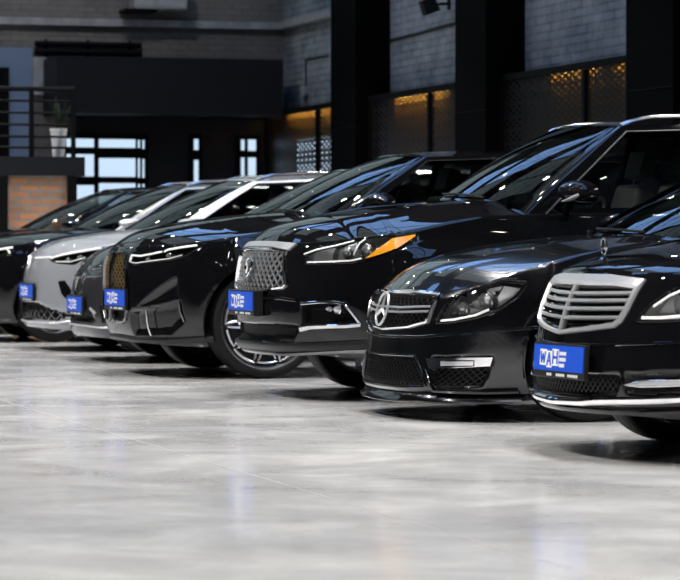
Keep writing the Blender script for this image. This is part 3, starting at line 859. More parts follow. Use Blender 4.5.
def coupe_sedan():
    c = Car('coupe_sedan', 'sporty_saloon_car', 'charcoal black sporty saloon with large star badge in its grille, beside the limousine', 'car', M['charcoal'], None)
    G = sym([(0, .676), (.25, .682), (.570, .671), (.578, .650), (.540, .512), (.36, .482), (0, .462)])
    c.recess(shrink(G, .012), .05, M['inside'], False)
    H = [(.603, .516), (.668, .632), (.751, .680), (.838, .719), (.95, .736), (1.088, .725), (1.049, .655), (.964, .588), (.858, .548), (.731, .525)]
    c.recess(H, .065, M['shell'], soft=.015)
    I = sym([(0, .328), (.444, .336), (.60, .186), (.3, .175), (0, .170)])
    c.recess(I, .05, M['inside'], False)
    J = [(.585, .340), (.965, .345), (.935, .187), (.678, .178)]
    c.recess(J, .05, M['inside'])
    c.body(extra=[lambda x, f: .012*math.exp(-((f-.55)/.13)**2)*min(1, max(0, x-.22)*2.2) - .004*math.exp(-((f-.30)/.13)**2)*min(1, max(0, x-.25)*2)])
    g = ring(c, 'grille', G, .013, M['chrome'])
    c.lattice('grille_mesh', shrink(G, .012), M['plastic'], [((1, .7), .034), ((1, -.7), .034)], .006, .008, -.022, g)
    for dz in (.013, -.013):
        c.strip('grille_bar', [(-.545, .590+dz), (-.2, .578+dz), (.2, .578+dz), (.545, .590+dz)], M['silver'], .011, .02, -.004, parent=g)
    c.strip('grille_bar', [(-.545, .590), (-.2, .578), (.2, .578), (.545, .590)], M['charcoal'], .018, .02, -.010, parent=g)
    A = c.frame(0, .572, .012)
    star_emblem('star_badge', A, .090, g, M['silver'], .016)
    headlight(c, H, [(.885, .640, .042), (.75, .600, .034)], [([(.935, .61), (.955, .712), (1.07, .70), (1.04, .655), (.97, .60)], -.012, 'reflector'), ([(.64, .54), (.68, .62), (.72, .65), (.70, .55)], -.016, 'satin'), ([(.80, .672), (.86, .708), (.94, .718), (.935, .70), (.85, .69)], -.012, 'reflector'), ([(.77, .56), (.80, .60), (.86, .59), (.93, .60), (.86, .563)], -.012, 'reflector')],
              [([(.64, .528), (.73, .536), (.85, .560), (.92, .590)], .012, 'white')], bead_off=.001)
    c.lattice('intake_mesh', shrink(I, .006), M['plastic'], [((1, .75), .028), ((1, -.75), .028)], .0045, .006, -.015)
    lips(c, 'intake_frame', [(0, .334), (.444, .342), (.606, .184)], M['charcoal'], .012, .014, .002)
    for sgn in (1, -1):
        m = lambda q: [(sgn*u, z) for u, z in q]
        c.lattice('intake_mesh', m([(.60, .285), (.95, .295), (.93, .19), (.678, .182)]), M['plastic'], [((1, .75), .026), ((1, -.75), .026)], .004, .006, -.018)
        s = c.patch('light_surround', m([(.552, .330), (.75, .338), (.960, .343), (.952, .298), (.75, .284), (.597, .276)]), M['chrome'], .008, .03)
        d = c.patch('daytime_light', m([(.665, .320), (.862, .325), (.866, .298), (.675, .290)]), M['bulb'], .013, .01, s)
        c.strip('light_surround', m([(.665, .320), (.862, .325), (.866, .298), (.675, .290)]), M['gloss'], .006, .008, .012, True, d)
        c.strip('bumper_blade', m([(.575, .27), (.66, .17), (.95, .165), (1.12, .17)]), M['charcoal'], .022, .028, .008)
    lips(c, 'front_splitter', [(0, .138), (.30, .140), (.567, .145), (.844, .138), (1.13, .140)], M['charcoal'], .022, .07, .022)
    lips(c, 'bumper_crease', [(0, .432), (.5, .442), (.9, .475), (1.2, .50)], M['charcoal'], .016, .018, .0)
    make_cabin(c, trim=M['gloss']); make_mirror(c, drop=.05); make_wheels(c, 'twin', 5); wipers(c)
    return c

def chrome_suv():
    c = Car('chrome_suv', 'sport_utility_car', 'black SUV with amber-tipped headlights, chrome mesh grille and chrome roof rails, third from the right', 'car', M['black'], None)
    G = sym([(0, .905), (.30, .902), (.545, .888), (.536, .855), (.560, .76), (.600, .682), (.565, .660), (.3, .640), (0, .628)])
    c.recess(shrink(G, .014), .055, M['inside'], False)
    H = [(.700, .862), (.741, .888), (.905, .921), (1.042, .953), (1.204, .972), (1.423, .985), (1.431, .974), (1.313, .899), (1.13, .838), (1.049, .820), (.893, .814), (.737, .812)]
    c.recess(H, .065, M['shell'], soft=.015)
    I = sym([(0, .447), (.718, .452), (.650, .350), (0, .328)])
    c.recess(I, .05, M['inside'], False)
    Fg = [(.745, .570), (.87, .582), (1.013, .578), (1.10, .462), (.93, .450), (.747, .440)]
    c.recess(Fg, .05, M['inside'])
    c.body(extra=[lambda x, f: .020*math.exp(-((f-.60)/.14)**2)*min(1, max(0, x-.2)*1.6)])
    g = ring(c, 'grille', G, .015, M['chrome'])
    mb = MB()
    for k in range(9):
        z = .655 + k*.0285; ub = np.interp(z, [.65, .68, .76, .86, .90], [.54, .585, .545, .52, .52])
        us = np.arange(-ub, ub, .0085)
        pts = [(u, z + .0125*math.sin((u/.080 + .5*(k % 2))*2*math.pi)) for u in us]
        c.strip('', pts, None, .0065, .014, -.012, mb=mb, n=4, step=.02)
    mb.build('grille_mesh', M['silver'], g, False)
    # oval badge with an open road shape in it
    A = c.frame(0, .785, .020); b = MB(); el = [A @ Vector((.066*math.cos(a), .056*math.sin(a), 0)) for a in np.linspace(0, 2*math.pi, 36, endpoint=False)]
    b.tube(el, .009, 8, closed=True); b.tube([A @ Vector(p) for p in ((-.030, -.040, 0), (-.010, .010, .004), (0, .040, .004))], [.009, .006, .004], 6); b.tube([A @ Vector(p) for p in ((.030, -.040, 0), (.010, .010, .004), (0, .040, .004))], [.009, .006, .004], 6)
    b.build('badge', M['chrome'], g, True)
    c.patch('grille_trim', sym([(0, .938), (.30, .936), (.592, .926), (.552, .888), (.30, .905), (0, .908)]), M['silver'], .010, .03)
    headlight(c, H, [(1.125, .895, .036), (1.00, .885, .030)], [([(.712, .860), (.80, .885), (.925, .905), (.895, .832), (.76, .822)], -.014, 'reflector'), ([(.935, .83), (.95, .90), (1.05, .935), (1.09, .86), (1.04, .838)], -.016, 'reflector')],
              [([(.712, .866), (.80, .892), (.92, .915), (1.03, .944)], .010, 'white'), ([(.75, .818), (.89, .822), (1.03, .828), (1.10, .842)], .010, 'white'), ([(1.05, .86), (1.07, .93), (1.10, .955)], .010, 'reflector')], bead_off=.001, tilt=.9)
    for sgn in (1, -1):
        m = lambda q: [(sgn*u, z) for u, z in q]
        c.patch('amber_reflector', m([(1.12, .842), (1.275, .958), (1.423, .982), (1.427, .972), (1.313, .901), (1.20, .862)]), M['amber'], .005, .02)
        f = c.strip('fog_lamp_trim', m([(.743, .577), (.866, .588), (.96, .588), (1.013, .580), (1.06, .525), (1.109, .459)]), M['chrome'], .018, .02, .008)
        c.strip('fog_lamp_trim', m([(.735, .428), (.80, .440), (.929, .446), (1.03, .448), (1.109, .456)]), M['chrome'], .030, .03, .008)
        projector(c, sgn*.975, .545, .026, f, -.02); projector(c, sgn*.925, .548, .016, f, -.02)
    make_plate(c, .07, .575, .055, .0, .06)
    lips(c, 'bumper_ledge', [(0, .60), (.55, .605), (.70, .595)], M['black'], .02, .02, .004)
    lips(c, 'lower_valance', [(0, .318), (.5, .318), (.85, .330), (1.15, .345)], M['plastic'], .05, .03, .010)
    lips(c, 'skid_trim', [(0, .280), (.5, .282), (.9, .30), (1.2, .31)], M['darkchrome'], .03, .03, .004)
    for sgn in (1, -1): c.strip('hood_shut_line', [(sgn*u, z) for u, z in ((.56, .932), (.7, .932), (.9, .945), (1.1, .968))], M['inside'], .006, .004, .001)
    make_cabin(c, trim=M['trimdark'], seats='seatlight'); make_mirror(c, strip=True); make_wheels(c, 'twin', 5); roof_rails(c, M['satin']); wipers(c)
    return c

def tall_grille_suv():
    c = Car('tall_grille_suv', 'electric_sport_utility_car', 'black SUV with two tall bronze-meshed grilles and slim headlights, fourth from the right', 'car', M['black'], None)
    K = [(.025, .866), (.12, .874), (.275, .868), (.330, .845), (.372, .72), (.392, .60), (.385, .45), (.352, .388), (.27, .366), (.13, .366), (.065, .39), (.028, .46), (.02, .62)]
    c.recess(shrink(K, .010), .025, M['inside'])
    H = [(.400, .852), (.558, .846), (.798, .880), (1.018, .922), (1.060, .906), (.96, .841), (.85, .812), (.504, .782), (.425, .790)]
    c.recess(H, .045, M['inside'])
    T = [(.496, .466), (.919, .704), (.928, .561), (.828, .523)]
    I = [(.430, .455), (.82, .515), (.935, .537), (.962, .39), (.861, .307), (.433, .284)]
    c.recess(T, .020, M['black'], soft=.03)
    c.recess(I, .035, M['gloss'], soft=.03)
    c.body(extra=[lambda x, f: .022*math.exp(-((f-.42)/.13)**2)*min(1, max(0, x-.15)*1.5)])
    for sgn in (1, -1):
        m = lambda q: [(sgn*u, z) for u, z in q]
        g = ring(c, 'grille', m(K), .014, M['darkchrome'], n=3)
        c.lattice('grille_mesh', m(shrink([(u, max(z, .50)) for u, z in K], .012)), M['gold'], [((1, .62), .042), ((1, -.62), .042)], .0065, .010, -.006, g)
        c.strip('grille_outline', m([(.045, .50), (.06, .42), (.10, .385), (.16, .378), (.27, .378), (.33, .40), (.365, .46), (.372, .50)]), M['chrome'], .012, .014, .002, parent=g)
        c.strip('bumper_blade', m([(.650, .469), (.655, .40), (.668, .296)]), M['chrome'], .012, .016, .004)
        c.strip('bumper_blade', m([(.930, .530), (.94, .46), (.966, .39)]), M['darkchrome'], .016, .016, .004)
        c.strip('vent_edge', m([(.496, .466), (.919, .704), (.928, .561)]), M['darkchrome'], .008, .010, .001)
    headlight(c, H, [(.62, .820, .022), (.82, .848, .022)], [],
              [([(.418, .846), (.424, .798)], .022, 'white'), ([(.43, .842), (.558, .838), (.66, .850), (.77, .868)], .013, 'white'), ([(.79, .868), (.82, .882), (.92, .898), (1.03, .912)], .013, 'white'), ([(.44, .795), (.52, .790), (.84, .820), (.94, .846)], .006, 'white')], gasket=.008, bead_off=.004)
    make_plate(c, .13, .545, .012, .0)
    lips(c, 'lower_lip', [(0, .268), (.4, .262), (.8, .262), (1.15, .275)], M['plastic'], .04, .03, .006)
    make_cabin(c, trim=M['gloss']); make_mirror(c); make_wheels(c, 'aero', 5); wipers(c)
    return c

def dark_grey_car():
    c = Car('dark_grey_car', 'fastback_car', 'dark grey metallic car between the black tall-grilled SUV and the light grey SUV', 'car', M['darkgrey'], None)
    H = [(.20, .735), (.30, .752), (.45, .770), (.64, .79), (.86, .84), (.86, .815), (.70, .755), (.45, .725), (.25, .716)]
    c.recess(H, .03, M['inside'])
    I = sym([(0, .40), (.42, .40), (.50, .33), (.40, .31), (0, .305)]); c.recess(I, .04, M['inside'], False)
    J = [(.56, .44), (.74, .46), (.76, .33), (.60, .31)]
    c.body(du=.02, nz=36)
    for sgn in (1, -1): c.patch('side_intake', [(sgn*u, z) for u, z in J], M['inside'], .003, .01)
    headlight(c, H, [(.50, .750, .02), (.62, .765, .02)], [], [([(.25, .722), (.45, .730), (.66, .758)], .008, 'white')], gasket=.008)
    for sgn in (1, -1):
        m = lambda q: [(sgn*u, z) for u, z in q]
        c.strip('light_bar', m([(.10, .70), (.13, .60), (.14, .52)]), M['satin'], .03, .02, .006, taper=True)
        c.strip('intake_trim', m([(.42, .42), (.47, .40), (.51, .385)]), M['silver'], .02, .012, .006)
    lips(c, 'lower_lip', [(0, .288), (.3, .286), (.61, .275), (.9, .285)], M['silver'], .014, .016, .004)
    lips(c, 'bumper_crease', [(0, .66), (.4, .67), (.8, .70)], M['darkgrey'], .02, .02, .0)
    make_plate(c, .05, .447, .02, .0)
    make_cabin(c, trim=M['gloss']); make_mirror(c); make_wheels(c, 'spoke', 7)
    return c

def light_suv(key, name, label, paint, front=True, grey=False):
    c = Car(key, name, label, 'car', M[paint], None)
    H = [(.50, .790), (.62, .812), (.796, .838), (1.064, .882), (1.11, .889), (.967, .812), (.836, .745), (.649, .755), (.54, .772)]
    c.recess(H, .03, M['inside'])
    I = sym([(0, .412), (.394, .412), (.852, .316), (.70, .266), (0, .262)]); c.recess(I, .045, M['inside'], False)
    J = [(.690, .600), (.766, .606), (.817, .553), (.874, .469), (.80, .446), (.742, .493)]
    c.body(du=.02, nz=36)
    for sgn in (1, -1): c.patch('side_intake', [(sgn*u, z) for u, z in J], M['gloss'], .003, .01)
    headlight(c, H, [(.74, .790, .024), (.86, .812, .024)], [], [([(.52, .793), (.66, .820), (.796, .842), (1.05, .880)], .020, 'white'), ([(.62, .765), (.80, .765), (.93, .800)], .008, 'white')] + ([([(1.00, .86), (1.04, .83)], .016, 'white')] if not grey else []), gasket=.008, bead_off=.004)
    lips(c, 'light_bar', [(.09, .794), (.30, .797), (.50, .803)], M['satin'], .014, .014, .004) if False else None
    for sgn in (1, -1):
        c.strip('light_bar', [(sgn*.09, .794), (sgn*.30, .797), (sgn*.51, .803)], M['white'], .016, .012, .004)
    A = c.frame(.03, .765, .022); b = MB(); R = .070
    b.tube([A @ Vector((R*math.cos(a), R*math.sin(a), 0)) for a in np.linspace(0, 2*math.pi, 30, endpoint=False)], .007, 6, closed=True)
    b.tube([A @ Vector(p) for p in ((-.028, .062, 0), (0, .006, 0), (.028, .062, 0))], .006, 6)
    b.tube([A @ Vector(p) for p in ((-.058, .036, 0), (-.026, -.058, 0), (0, -.004, 0), (.026, -.058, 0), (.058, .036, 0))], .006, 6)
    b.build('badge', M['chrome'], c.root, True)
    c.lattice('intake_mesh', shrink(I, .006), M['darkchrome'] if grey else M['plastic'], [((1, .8), .07), ((1, -.8), .07)], .010, .010, -.012)
    lips(c, 'lower_lip', [(0, .250), (.40, .250), (.70, .248), (.86, .270)], M['silver'], .018, .02, .006)
    make_plate(c, .07, .510, .02, .0)
    make_cabin(c, trim=M['gloss'], pillar=M['arch'] if grey else M['silver'] if key != 'far_black_car' else None, roof=M['lightgrey'] if grey else None); make_mirror(c, x=c.c['cab']['xc']+.06, cap=M['lightgrey'] if grey else M['silver'] if key == 'black_silver_suv' else None, drop=.06, sc=.55); make_wheels(c, 'spoke', 5)
    if key != 'far_black_car': roof_rails(c, M['satin'])
    return c

limousine(); coupe_sedan(); chrome_suv(); tall_grille_suv(); dark_grey_car()
light_suv('light_grey_suv', 'electric_crossover_car', 'light grey SUV with silver roof pillars and black honeycomb lower grille', 'lightgrey', grey=True)
light_suv('black_silver_suv', 'crossover_car', 'black SUV with a silver windshield pillar just left of the light grey SUV', 'black')
light_suv('far_black_car', 'crossover_car', 'farthest black car in the row, its windshield in front of the brick pier', 'black')

# ================================================================== the hall
def tex_floor():
    m = principled('polished_concrete', (.5, .5, .5), .2); N, L = nodes(m); b = N['Principled BSDF']
    tc = N.new('ShaderNodeTexCoord'); mp = N.new('ShaderNodeMapping'); mp.inputs['Rotation'].default_value = (0, 0, math.radians(-16))
    L.new(tc.outputs['Object'], mp.inputs[0])
    def noise(sc, det, rough=.6, dist=0.):
        n = N.new('ShaderNodeTexNoise'); n.inputs['Scale'].default_value = sc; n.inputs['Detail'].default_value = det
        n.inputs['Roughness'].default_value = rough; n.inputs['Distortion'].default_value = dist; L.new(mp.outputs[0], n.inputs['Vector']); return n
    a, c, d = noise(.42, 5, .55, .8), noise(1.5, 7, .62, .5), noise(16, 6, .7)
    def ramp(src, p0, c0, p1, c1):
        r = N.new('ShaderNodeValToRGB'); e = r.color_ramp.elements
        e[0].position, e[0].color = p0, (*c0, 1); e[1].position, e[1].color = p1, (*c1, 1); L.new(src.outputs['Fac'], r.inputs[0]); return r
    def mix(f, A, B, bt='MIX'):
        x = N.new('ShaderNodeMix'); x.data_type = 'RGBA'; x.blend_type = bt; x.inputs[0].default_value = f
        L.new(A.outputs[0] if A.bl_idname != 'ShaderNodeMix' else A.outputs[2], x.inputs[6]); L.new(B.outputs[0], x.inputs[7]); return x
    x = ramp(a, .36, (.40, .41, .43), .64, (.80, .79, .77))
    x = mix(.45, x, ramp(c, .34, (.42, .42, .43), .66, (.84, .83, .82)))
    x = mix(.18, x, ramp(d, .30, (.44, .44, .44), .70, (.75, .75, .75)))
    L.new(x.outputs[2], b.inputs['Base Color'])
    rr = N.new('ShaderNodeMapRange'); rr.inputs[1].default_value = .3; rr.inputs[2].default_value = .7; rr.inputs[3].default_value = .07; rr.inputs[4].default_value = .18
    L.new(c.outputs['Fac'], rr.inputs[0]); L.new(rr.outputs[0], b.inputs['Roughness'])
    bp = N.new('ShaderNodeBump'); bp.inputs['Strength'].default_value = .03; bp.inputs['Distance'].default_value = .01
    L.new(c.outputs['Fac'], bp.inputs['Height']); L.new(bp.outputs[0], b.inputs['Normal'])
    return m
def tex_brick(name, c1, c2, mortar, w, h, axis, wash=None, size=.012, bump=.6, rough=.85, amount=.55):
    """courses of brick on a wall: axis = which object axis runs along the wall"""
    m = principled(name, c1, rough); N, L = nodes(m); b = N['Principled BSDF']
    tc = N.new('ShaderNodeTexCoord'); sp = N.new('ShaderNodeSeparateXYZ'); cb = N.new('ShaderNodeCombineXYZ')
    L.new(tc.outputs['Object'], sp.inputs[0]); L.new(sp.outputs[axis], cb.inputs[0]); L.new(sp.outputs[2], cb.inputs[1])
    br = N.new('ShaderNodeTexBrick'); br.inputs['Color1'].default_value = (*c1, 1); br.inputs['Color2'].default_value = (*c2, 1); br.inputs['Mortar'].default_value = (*mortar, 1)
    br.inputs['Scale'].default_value = 1; br.inputs['Brick Width'].default_value = w; br.inputs['Row Height'].default_value = h; br.inputs['Mortar Size'].default_value = size; br.inputs['Mortar Smooth'].default_value = .3
    L.new(cb.outputs[0], br.inputs['Vector'])
    n = N.new('ShaderNodeTexNoise'); n.inputs['Scale'].default_value = 2.2; n.inputs['Detail'].default_value = 8; n.inputs['Roughness'].default_value = .7
    L.new(tc.outputs['Object'], n.inputs['Vector'])
    r = N.new('ShaderNodeValToRGB'); r.color_ramp.elements[0].position = .38; r.color_ramp.elements[1].position = .68
    L.new(n.outputs['Fac'], r.inputs[0])
    x = N.new('ShaderNodeMix'); x.data_type = 'RGBA'; x.blend_type = 'MIX' if wash else 'MULTIPLY'
    x.inputs[7].default_value = (*(wash or (.55, .55, .55)), 1)
    f = N.new('ShaderNodeMath'); f.operation = 'MULTIPLY'; f.inputs[1].default_value = amount; L.new(r.outputs[0], f.inputs[0])
    L.new(f.outputs[0], x.inputs[0]); L.new(br.outputs['Color'], x.inputs[6]); L.new(x.outputs[2], b.inputs['Base Color'])
    bp = N.new('ShaderNodeBump'); bp.inputs['Strength'].default_value = bump; bp.inputs['Distance'].default_value = .02; bp.invert = True
    L.new(br.outputs['Fac'], bp.inputs['Height']); L.new(bp.outputs[0], b.inputs['Normal'])
    return m
def noisy(name, c0, c1, scale, rough):
    m = principled(name, c0, rough); N, L = nodes(m); b = N['Principled BSDF']
    tc = N.new('ShaderNodeTexCoord'); n = N.new('ShaderNodeTexNoise'); n.inputs['Scale'].default_value = scale; n.inputs['Detail'].default_value = 7
    L.new(tc.outputs['Object'], n.inputs['Vector']); r = N.new('ShaderNodeValToRGB')
    r.color_ramp.elements[0].position, r.color_ramp.elements[0].color = .35, (*c0, 1); r.color_ramp.elements[1].position, r.color_ramp.elements[1].color = .68, (*c1, 1)
    L.new(n.outputs['Fac'], r.inputs[0]); L.new(r.outputs[0], b.inputs['Base Color']); return m
def daylight(name, col, s):
    m = bpy.data.materials.new(name); m.use_nodes = True; N, L = nodes(m); N.clear()
    o = N.new('ShaderNodeOutputMaterial'); e = N.new('ShaderNodeEmission'); e.inputs[0].default_value = (*col, 1); e.inputs[1].default_value = s; L.new(e.outputs[0], o.inputs[0]); return m
M['floor'] = tex_floor()
M['oldbrick'] = tex_brick('painted_old_brick', (.22, .255, .295), (.33, .37, .415), (.16, .18, .20), .30, .09, 1, (.72, .74, .755), .013, 1.0)
M['redbrick'] = tex_brick('new_brick', (.66, .25, .09), (.34, .20, .13), (.30, .27, .24), .24, .084, 0, (.70, .50, .34), .018, .7, amount=.35)
M['endwall'] = tex_brick('grey_plaster_brick', (.20, .18, .165), (.24, .215, .195), (.16, .145, .135), .26, .083, 0, (.32, .29, .265))
M['ledge'] = noisy('grey_ledge', (.34, .345, .35), (.52, .525, .53), 5, .8)
M['blackmetal'] = principled('black_metal', (.0035, .0035, .004), .6, spec=.12)
M['blackpanel'] = principled('black_panel', (.016, .017, .021), .5, spec=.2)
M['bluegrey'] = principled('blue_grey_panel', (.22, .30, .44), .6)
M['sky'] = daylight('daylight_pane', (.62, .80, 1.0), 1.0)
M['colpanel'] = principled('black_column_cladding', (.0022, .0022, .0026), .75, spec=.04)
M['skyblue'] = daylight('blue_daylight_pane', (.27, .50, 1.0), 2.7)
M['sheenpane'] = daylight('added_sheen_pane', (.42, .54, .58), .8)  # teal glow of unseen panes, added to put sheen on the windshields
M['lamp'] = daylight('lamp_face', (1.0, .90, .76), 160)
M['warm'] = daylight('warm_tube', (1.0, .62, .15), 62)
M['warmdim'] = daylight('dim_warm_tube', (1.0, .62, .15), 26)
M['pot'] = principled('white_pot', (.82, .84, .88), .4)
M['leaf'] = noisy('dark_leaf', (.015, .03, .015), (.03, .05, .02), 9, .5)
M['ceil'] = noisy('dark_ceiling', (.02, .02, .022), (.03, .03, .032), 2, .8)
M['joint'] = principled('joint_filler', (.50, .48, .45), .4)

XW, YE, ZC, XL, YB = 11.0, 40.4, 9.8, -9.0, -8.0
def slab(name, c, d, mat, bevel=0): 
    b = MB(); b.box(c, d); return struct(b.build(name, mat, bevel=bevel))
slab('floor', ((XW+XL)/2, (YE+YB)/2, -.05), (XW-XL, YE-YB, .1), M['floor'])
slab('ceiling', ((XW+XL)/2, (YE+YB)/2, ZC+.1), (XW-XL, YE-YB, .2), M['ceil'])
slab('wall_right', (XW+.15, (YE+YB)/2, ZC/2), (.3, YE-YB, ZC), M['oldbrick'])
slab('wall_left', (XL-.15, (YE+YB)/2, ZC/2), (.3, YE-YB, ZC), M['endwall'])
slab('wall_back', ((XW+XL)/2, YB-.15, ZC/2), (XW-XL, .3, ZC), M['endwall'])
slab('wall_front', ((XW+XL)/2, YE+.15, ZC/2), (XW-XL, .3, ZC), M['endwall'])

# ------------------------------------------------------------------ fittings of the hall
def on_end(px, py, Y):
    """point on the plane Y = const as measured in the photograph"""
    a = (px-340)/FPX; D = Y/(CT - a*ST); return D*(a*CT+ST), CAMH + (HZ-py)*D/FPX
def on_side(px, py, X):
    a = (px-340)/FPX; D = X/(a*CT+ST); return D*(CT - a*ST), CAMH + (HZ-py)*D/FPX

# black columns along the right wall
def box_struct(name, x0, x1, y0, y1, z0, z1, mat, bevel=0):
    b = MB(); b.box(((x0+x1)/2, (y0+y1)/2, (z0+z1)/2), (x1-x0, y1-y0, z1-z0)); return struct(b.build(name, mat, bevel=bevel))
XC = 10.55
cols = [(25.3, 26.45), (30.5, 31.54), (35.4, 36.5), (20.1, 21.2), (14.9, 16.0), (9.7, 10.8)]
for i, (y0, y1) in enumerate(cols):
    o = box_struct('column_%d' % (i+1), XC, XW, y0, y1, 0, ZC, M['colpanel'])
    for k, z in enumerate((2.35, 4.7)):
        b = MB(); b.box((XC-.004, (y0+y1)/2, z), (.008, y1-y0+.008, .012)); struct(b.build('column_joint', M['blackmetal'], o))

def perforated():
    m = bpy.data.materials.new('perforated_sheet'); m.use_nodes = True; N, L = nodes(m); N.clear()
    out = N.new('ShaderNodeOutputMaterial'); mix = N.new('ShaderNodeMixShader'); tr = N.new('ShaderNodeBsdfTransparent'); pb = N.new('ShaderNodeBsdfPrincipled')
    pb.inputs['Base Color'].default_value = (.012, .012, .013, 1); pb.inputs['Roughness'].default_value = .4; pb.inputs['Metallic'].default_value = .2
    tc = N.new('ShaderNodeTexCoord'); mp = N.new('ShaderNodeMapping'); mp.inputs['Rotation'].default_value = (math.radians(45), 0, 0); mp.inputs['Scale'].default_value = (1, 1, 1)
    vo = N.new('ShaderNodeTexVoronoi'); vo.inputs['Scale'].default_value = 1/.050; vo.inputs['Randomness'].default_value = 0
    L.new(tc.outputs['Object'], mp.inputs[0]); L.new(mp.outputs[0], vo.inputs['Vector'])
    # sample the pattern on one plane only
    mp.inputs['Scale'].default_value = (0, .36, 1)
    lt = N.new('ShaderNodeMath'); lt.operation = 'LESS_THAN'; lt.inputs[1].default_value = .26; L.new(vo.outputs['Distance'], lt.inputs[0])
    # horizontal folds without holes
    sp = N.new('ShaderNodeSeparateXYZ'); L.new(tc.outputs['Object'], sp.inputs[0]); fr = N.new('ShaderNodeMath'); fr.operation = 'FRACT'; dv = N.new('ShaderNodeMath'); dv.operation = 'DIVIDE'; dv.inputs[1].default_value = .140
    L.new(sp.outputs[2], dv.inputs[0]); L.new(dv.outputs[0], fr.inputs[0]); gt = N.new('ShaderNodeMath'); gt.operation = 'GREATER_THAN'; gt.inputs[1].default_value = .20; L.new(fr.outputs[0], gt.inputs[0])
    mu = N.new('ShaderNodeMath'); mu.operation = 'MULTIPLY'; L.new(lt.outputs[0], mu.inputs[0]); L.new(gt.outputs[0], mu.inputs[1])
    L.new(mu.outputs[0], mix.inputs[0]); L.new(pb.outputs[0], mix.inputs[1]); L.new(tr.outputs[0], mix.inputs[2]); L.new(mix.outputs[0], out.inputs[0]); return m
M['perf'] = perforated(); M['cavity'] = principled('ochre_backing', (.20, .125, .03), .7)
XP = 10.74
bays = [(26.45, 30.5, 28.0, 'right'), (31.54, 35.4, 33.0, 'middle'), (36.5, YE-.05, 37.75, 'left')]
for i, (y0, y1, ym, nm) in enumerate(bays):
    t = empty('perforated_screen', (XP, (y0+y1)/2, 0), {'right': 'gold-lit perforated metal screen below the brick, behind the roof of the SUV with roof rails', 'middle': 'gold-lit perforated metal screen below the middle brick bay', 'left': 'gold-lit perforated metal screen in the bay beside the end wall, furthest back'}[nm], 'screen')
    oy = (y0+y1)/2
    for a, b_ in ((y0, ym), (ym, y1)):
        b = MB(); b.add([(0, a-oy+.03, .05), (0, b_-oy-.03, .05), (0, b_-oy-.03, 2.66), (0, a-oy+.03, 2.66)], [(0, 1, 2, 3)])
        b.build('perforated_panel', M['perf'], t)
    b = MB(); b.box((0, 0, 2.69), (.06, y1-y0, .07)); b.build('top_rail', M['blackmetal'], t)
    b = MB(); b.box((0, 0, .03), (.06, y1-y0, .06)); b.build('bottom_rail', M['blackmetal'], t)
    for yy in (y0+.03, ym, y1-.03):
        b = MB(); b.box((0, yy-oy, 1.35), (.06, .07, 2.6)); b.build('post', M['blackmetal'], t)
    b = MB(); b.box((.235, 0, 1.35), (.02, y1-y0-.02, 2.66)); b.build('backing_board', M['cavity'], t)
    b = MB(); b.box((.13, 0, 2.72), (.24, y1-y0-.02, .02)); b.build('cap_board', M['blackmetal'], t)
    spans = [((ym+.2, y1-.35), 1.0)] if nm != 'right' else [((y0+.3, ym-.25), .8), ((ym+.3, y1-.9), .8)]
    for (a, b_), s_ in spans:
        b = MB(); b.tube([(.16, a-oy, 2.695), (.16, b_-oy, 2.695)], .012, 8); b.build('light_tube', M['warm' if nm != 'right' else 'warmdim'], t)

# glowing panes behind the left screen stand in for a window reflection
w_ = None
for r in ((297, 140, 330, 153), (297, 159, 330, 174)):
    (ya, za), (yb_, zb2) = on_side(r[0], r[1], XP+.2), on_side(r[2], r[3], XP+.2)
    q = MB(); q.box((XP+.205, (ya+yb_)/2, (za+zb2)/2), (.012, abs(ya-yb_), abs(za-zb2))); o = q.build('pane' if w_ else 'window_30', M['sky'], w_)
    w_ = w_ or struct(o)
# cable, junction box and loudspeaker on the brick
def side_tube(name, pts, r, X, mat, label, cat):
    b = MB(); b.tube([(X, *on_side(px, py, X)) for px, py in pts], r, 6); return tag(b.build(name, mat, None, True), label, cat)
side_tube('cable', [(389, 41), (402, 38), (421, 33), (440, 27), (458, 22.5)], .018, XW-.018, M['plastic'], 'dark cable sagging across the middle brick bay', 'cable')
side_tube('cable', [(306, 88), (305.5, 60), (318, 57.5), (328, 55.5)], .012, XW-.013, M['plastic'], 'thin cable running down to the junction box in the left brick bay', 'cable')
y_, z_ = on_side(307, 91, XW); b = MB(); b.box((XW-.036, y_, z_), (.08, .17, .12)); jb = b.build('junction_box', M['ledge'], bevel=.008); tag(jb, 'small grey junction box on the left brick bay', 'junction box')
y_, z_ = on_side(429, 6, XW-.25); t = empty('loudspeaker', (XW-.25, y_, z_), 'black wall loudspeaker on a bracket at the top of the middle brick bay', 'loudspeaker')
b = MB(); b.box((0, 0, 0), (.18, .17, .18), rot=Matrix.Rotation(math.radians(-22), 3, 'Y'), taper=.9); b.build('cabinet', M['plastic'], t, bevel=.012)
b = MB(); b.tube([(.0, 0, 0), (.16, 0, .03), (.2505, 0, .03)], .018, 6); b.box((.243, 0, .03), (.012, .10, .14)); b.build('bracket', M['blackmetal'], t)

# ledge that runs round the far corner
x0, z0 = on_end(0, 19, YE); x1, z1 = on_end(287, 27, YE); zl = (z0+z1)/2
box_struct('trim_1', 2.0, XW, YE-.10, YE, zl-.06, zl+.04, M['ledge'])
box_struct('trim_2', XW-.12, XW, 36.5, YE-.10, zl-.06, zl+.04, M['ledge'])

# dark fascia (floor edge of the gallery) on the end wall
xa, za = on_end(45, 57, 39.4); xb, zb_ = on_end(283, 114, 39.4); xa2, za2 = on_end(45, 115, 39.4)
box_struct('trim_3', xa+.16, xb, 39.4, YE, (zb_+za2)/2, za+.02, M['blackpanel'])
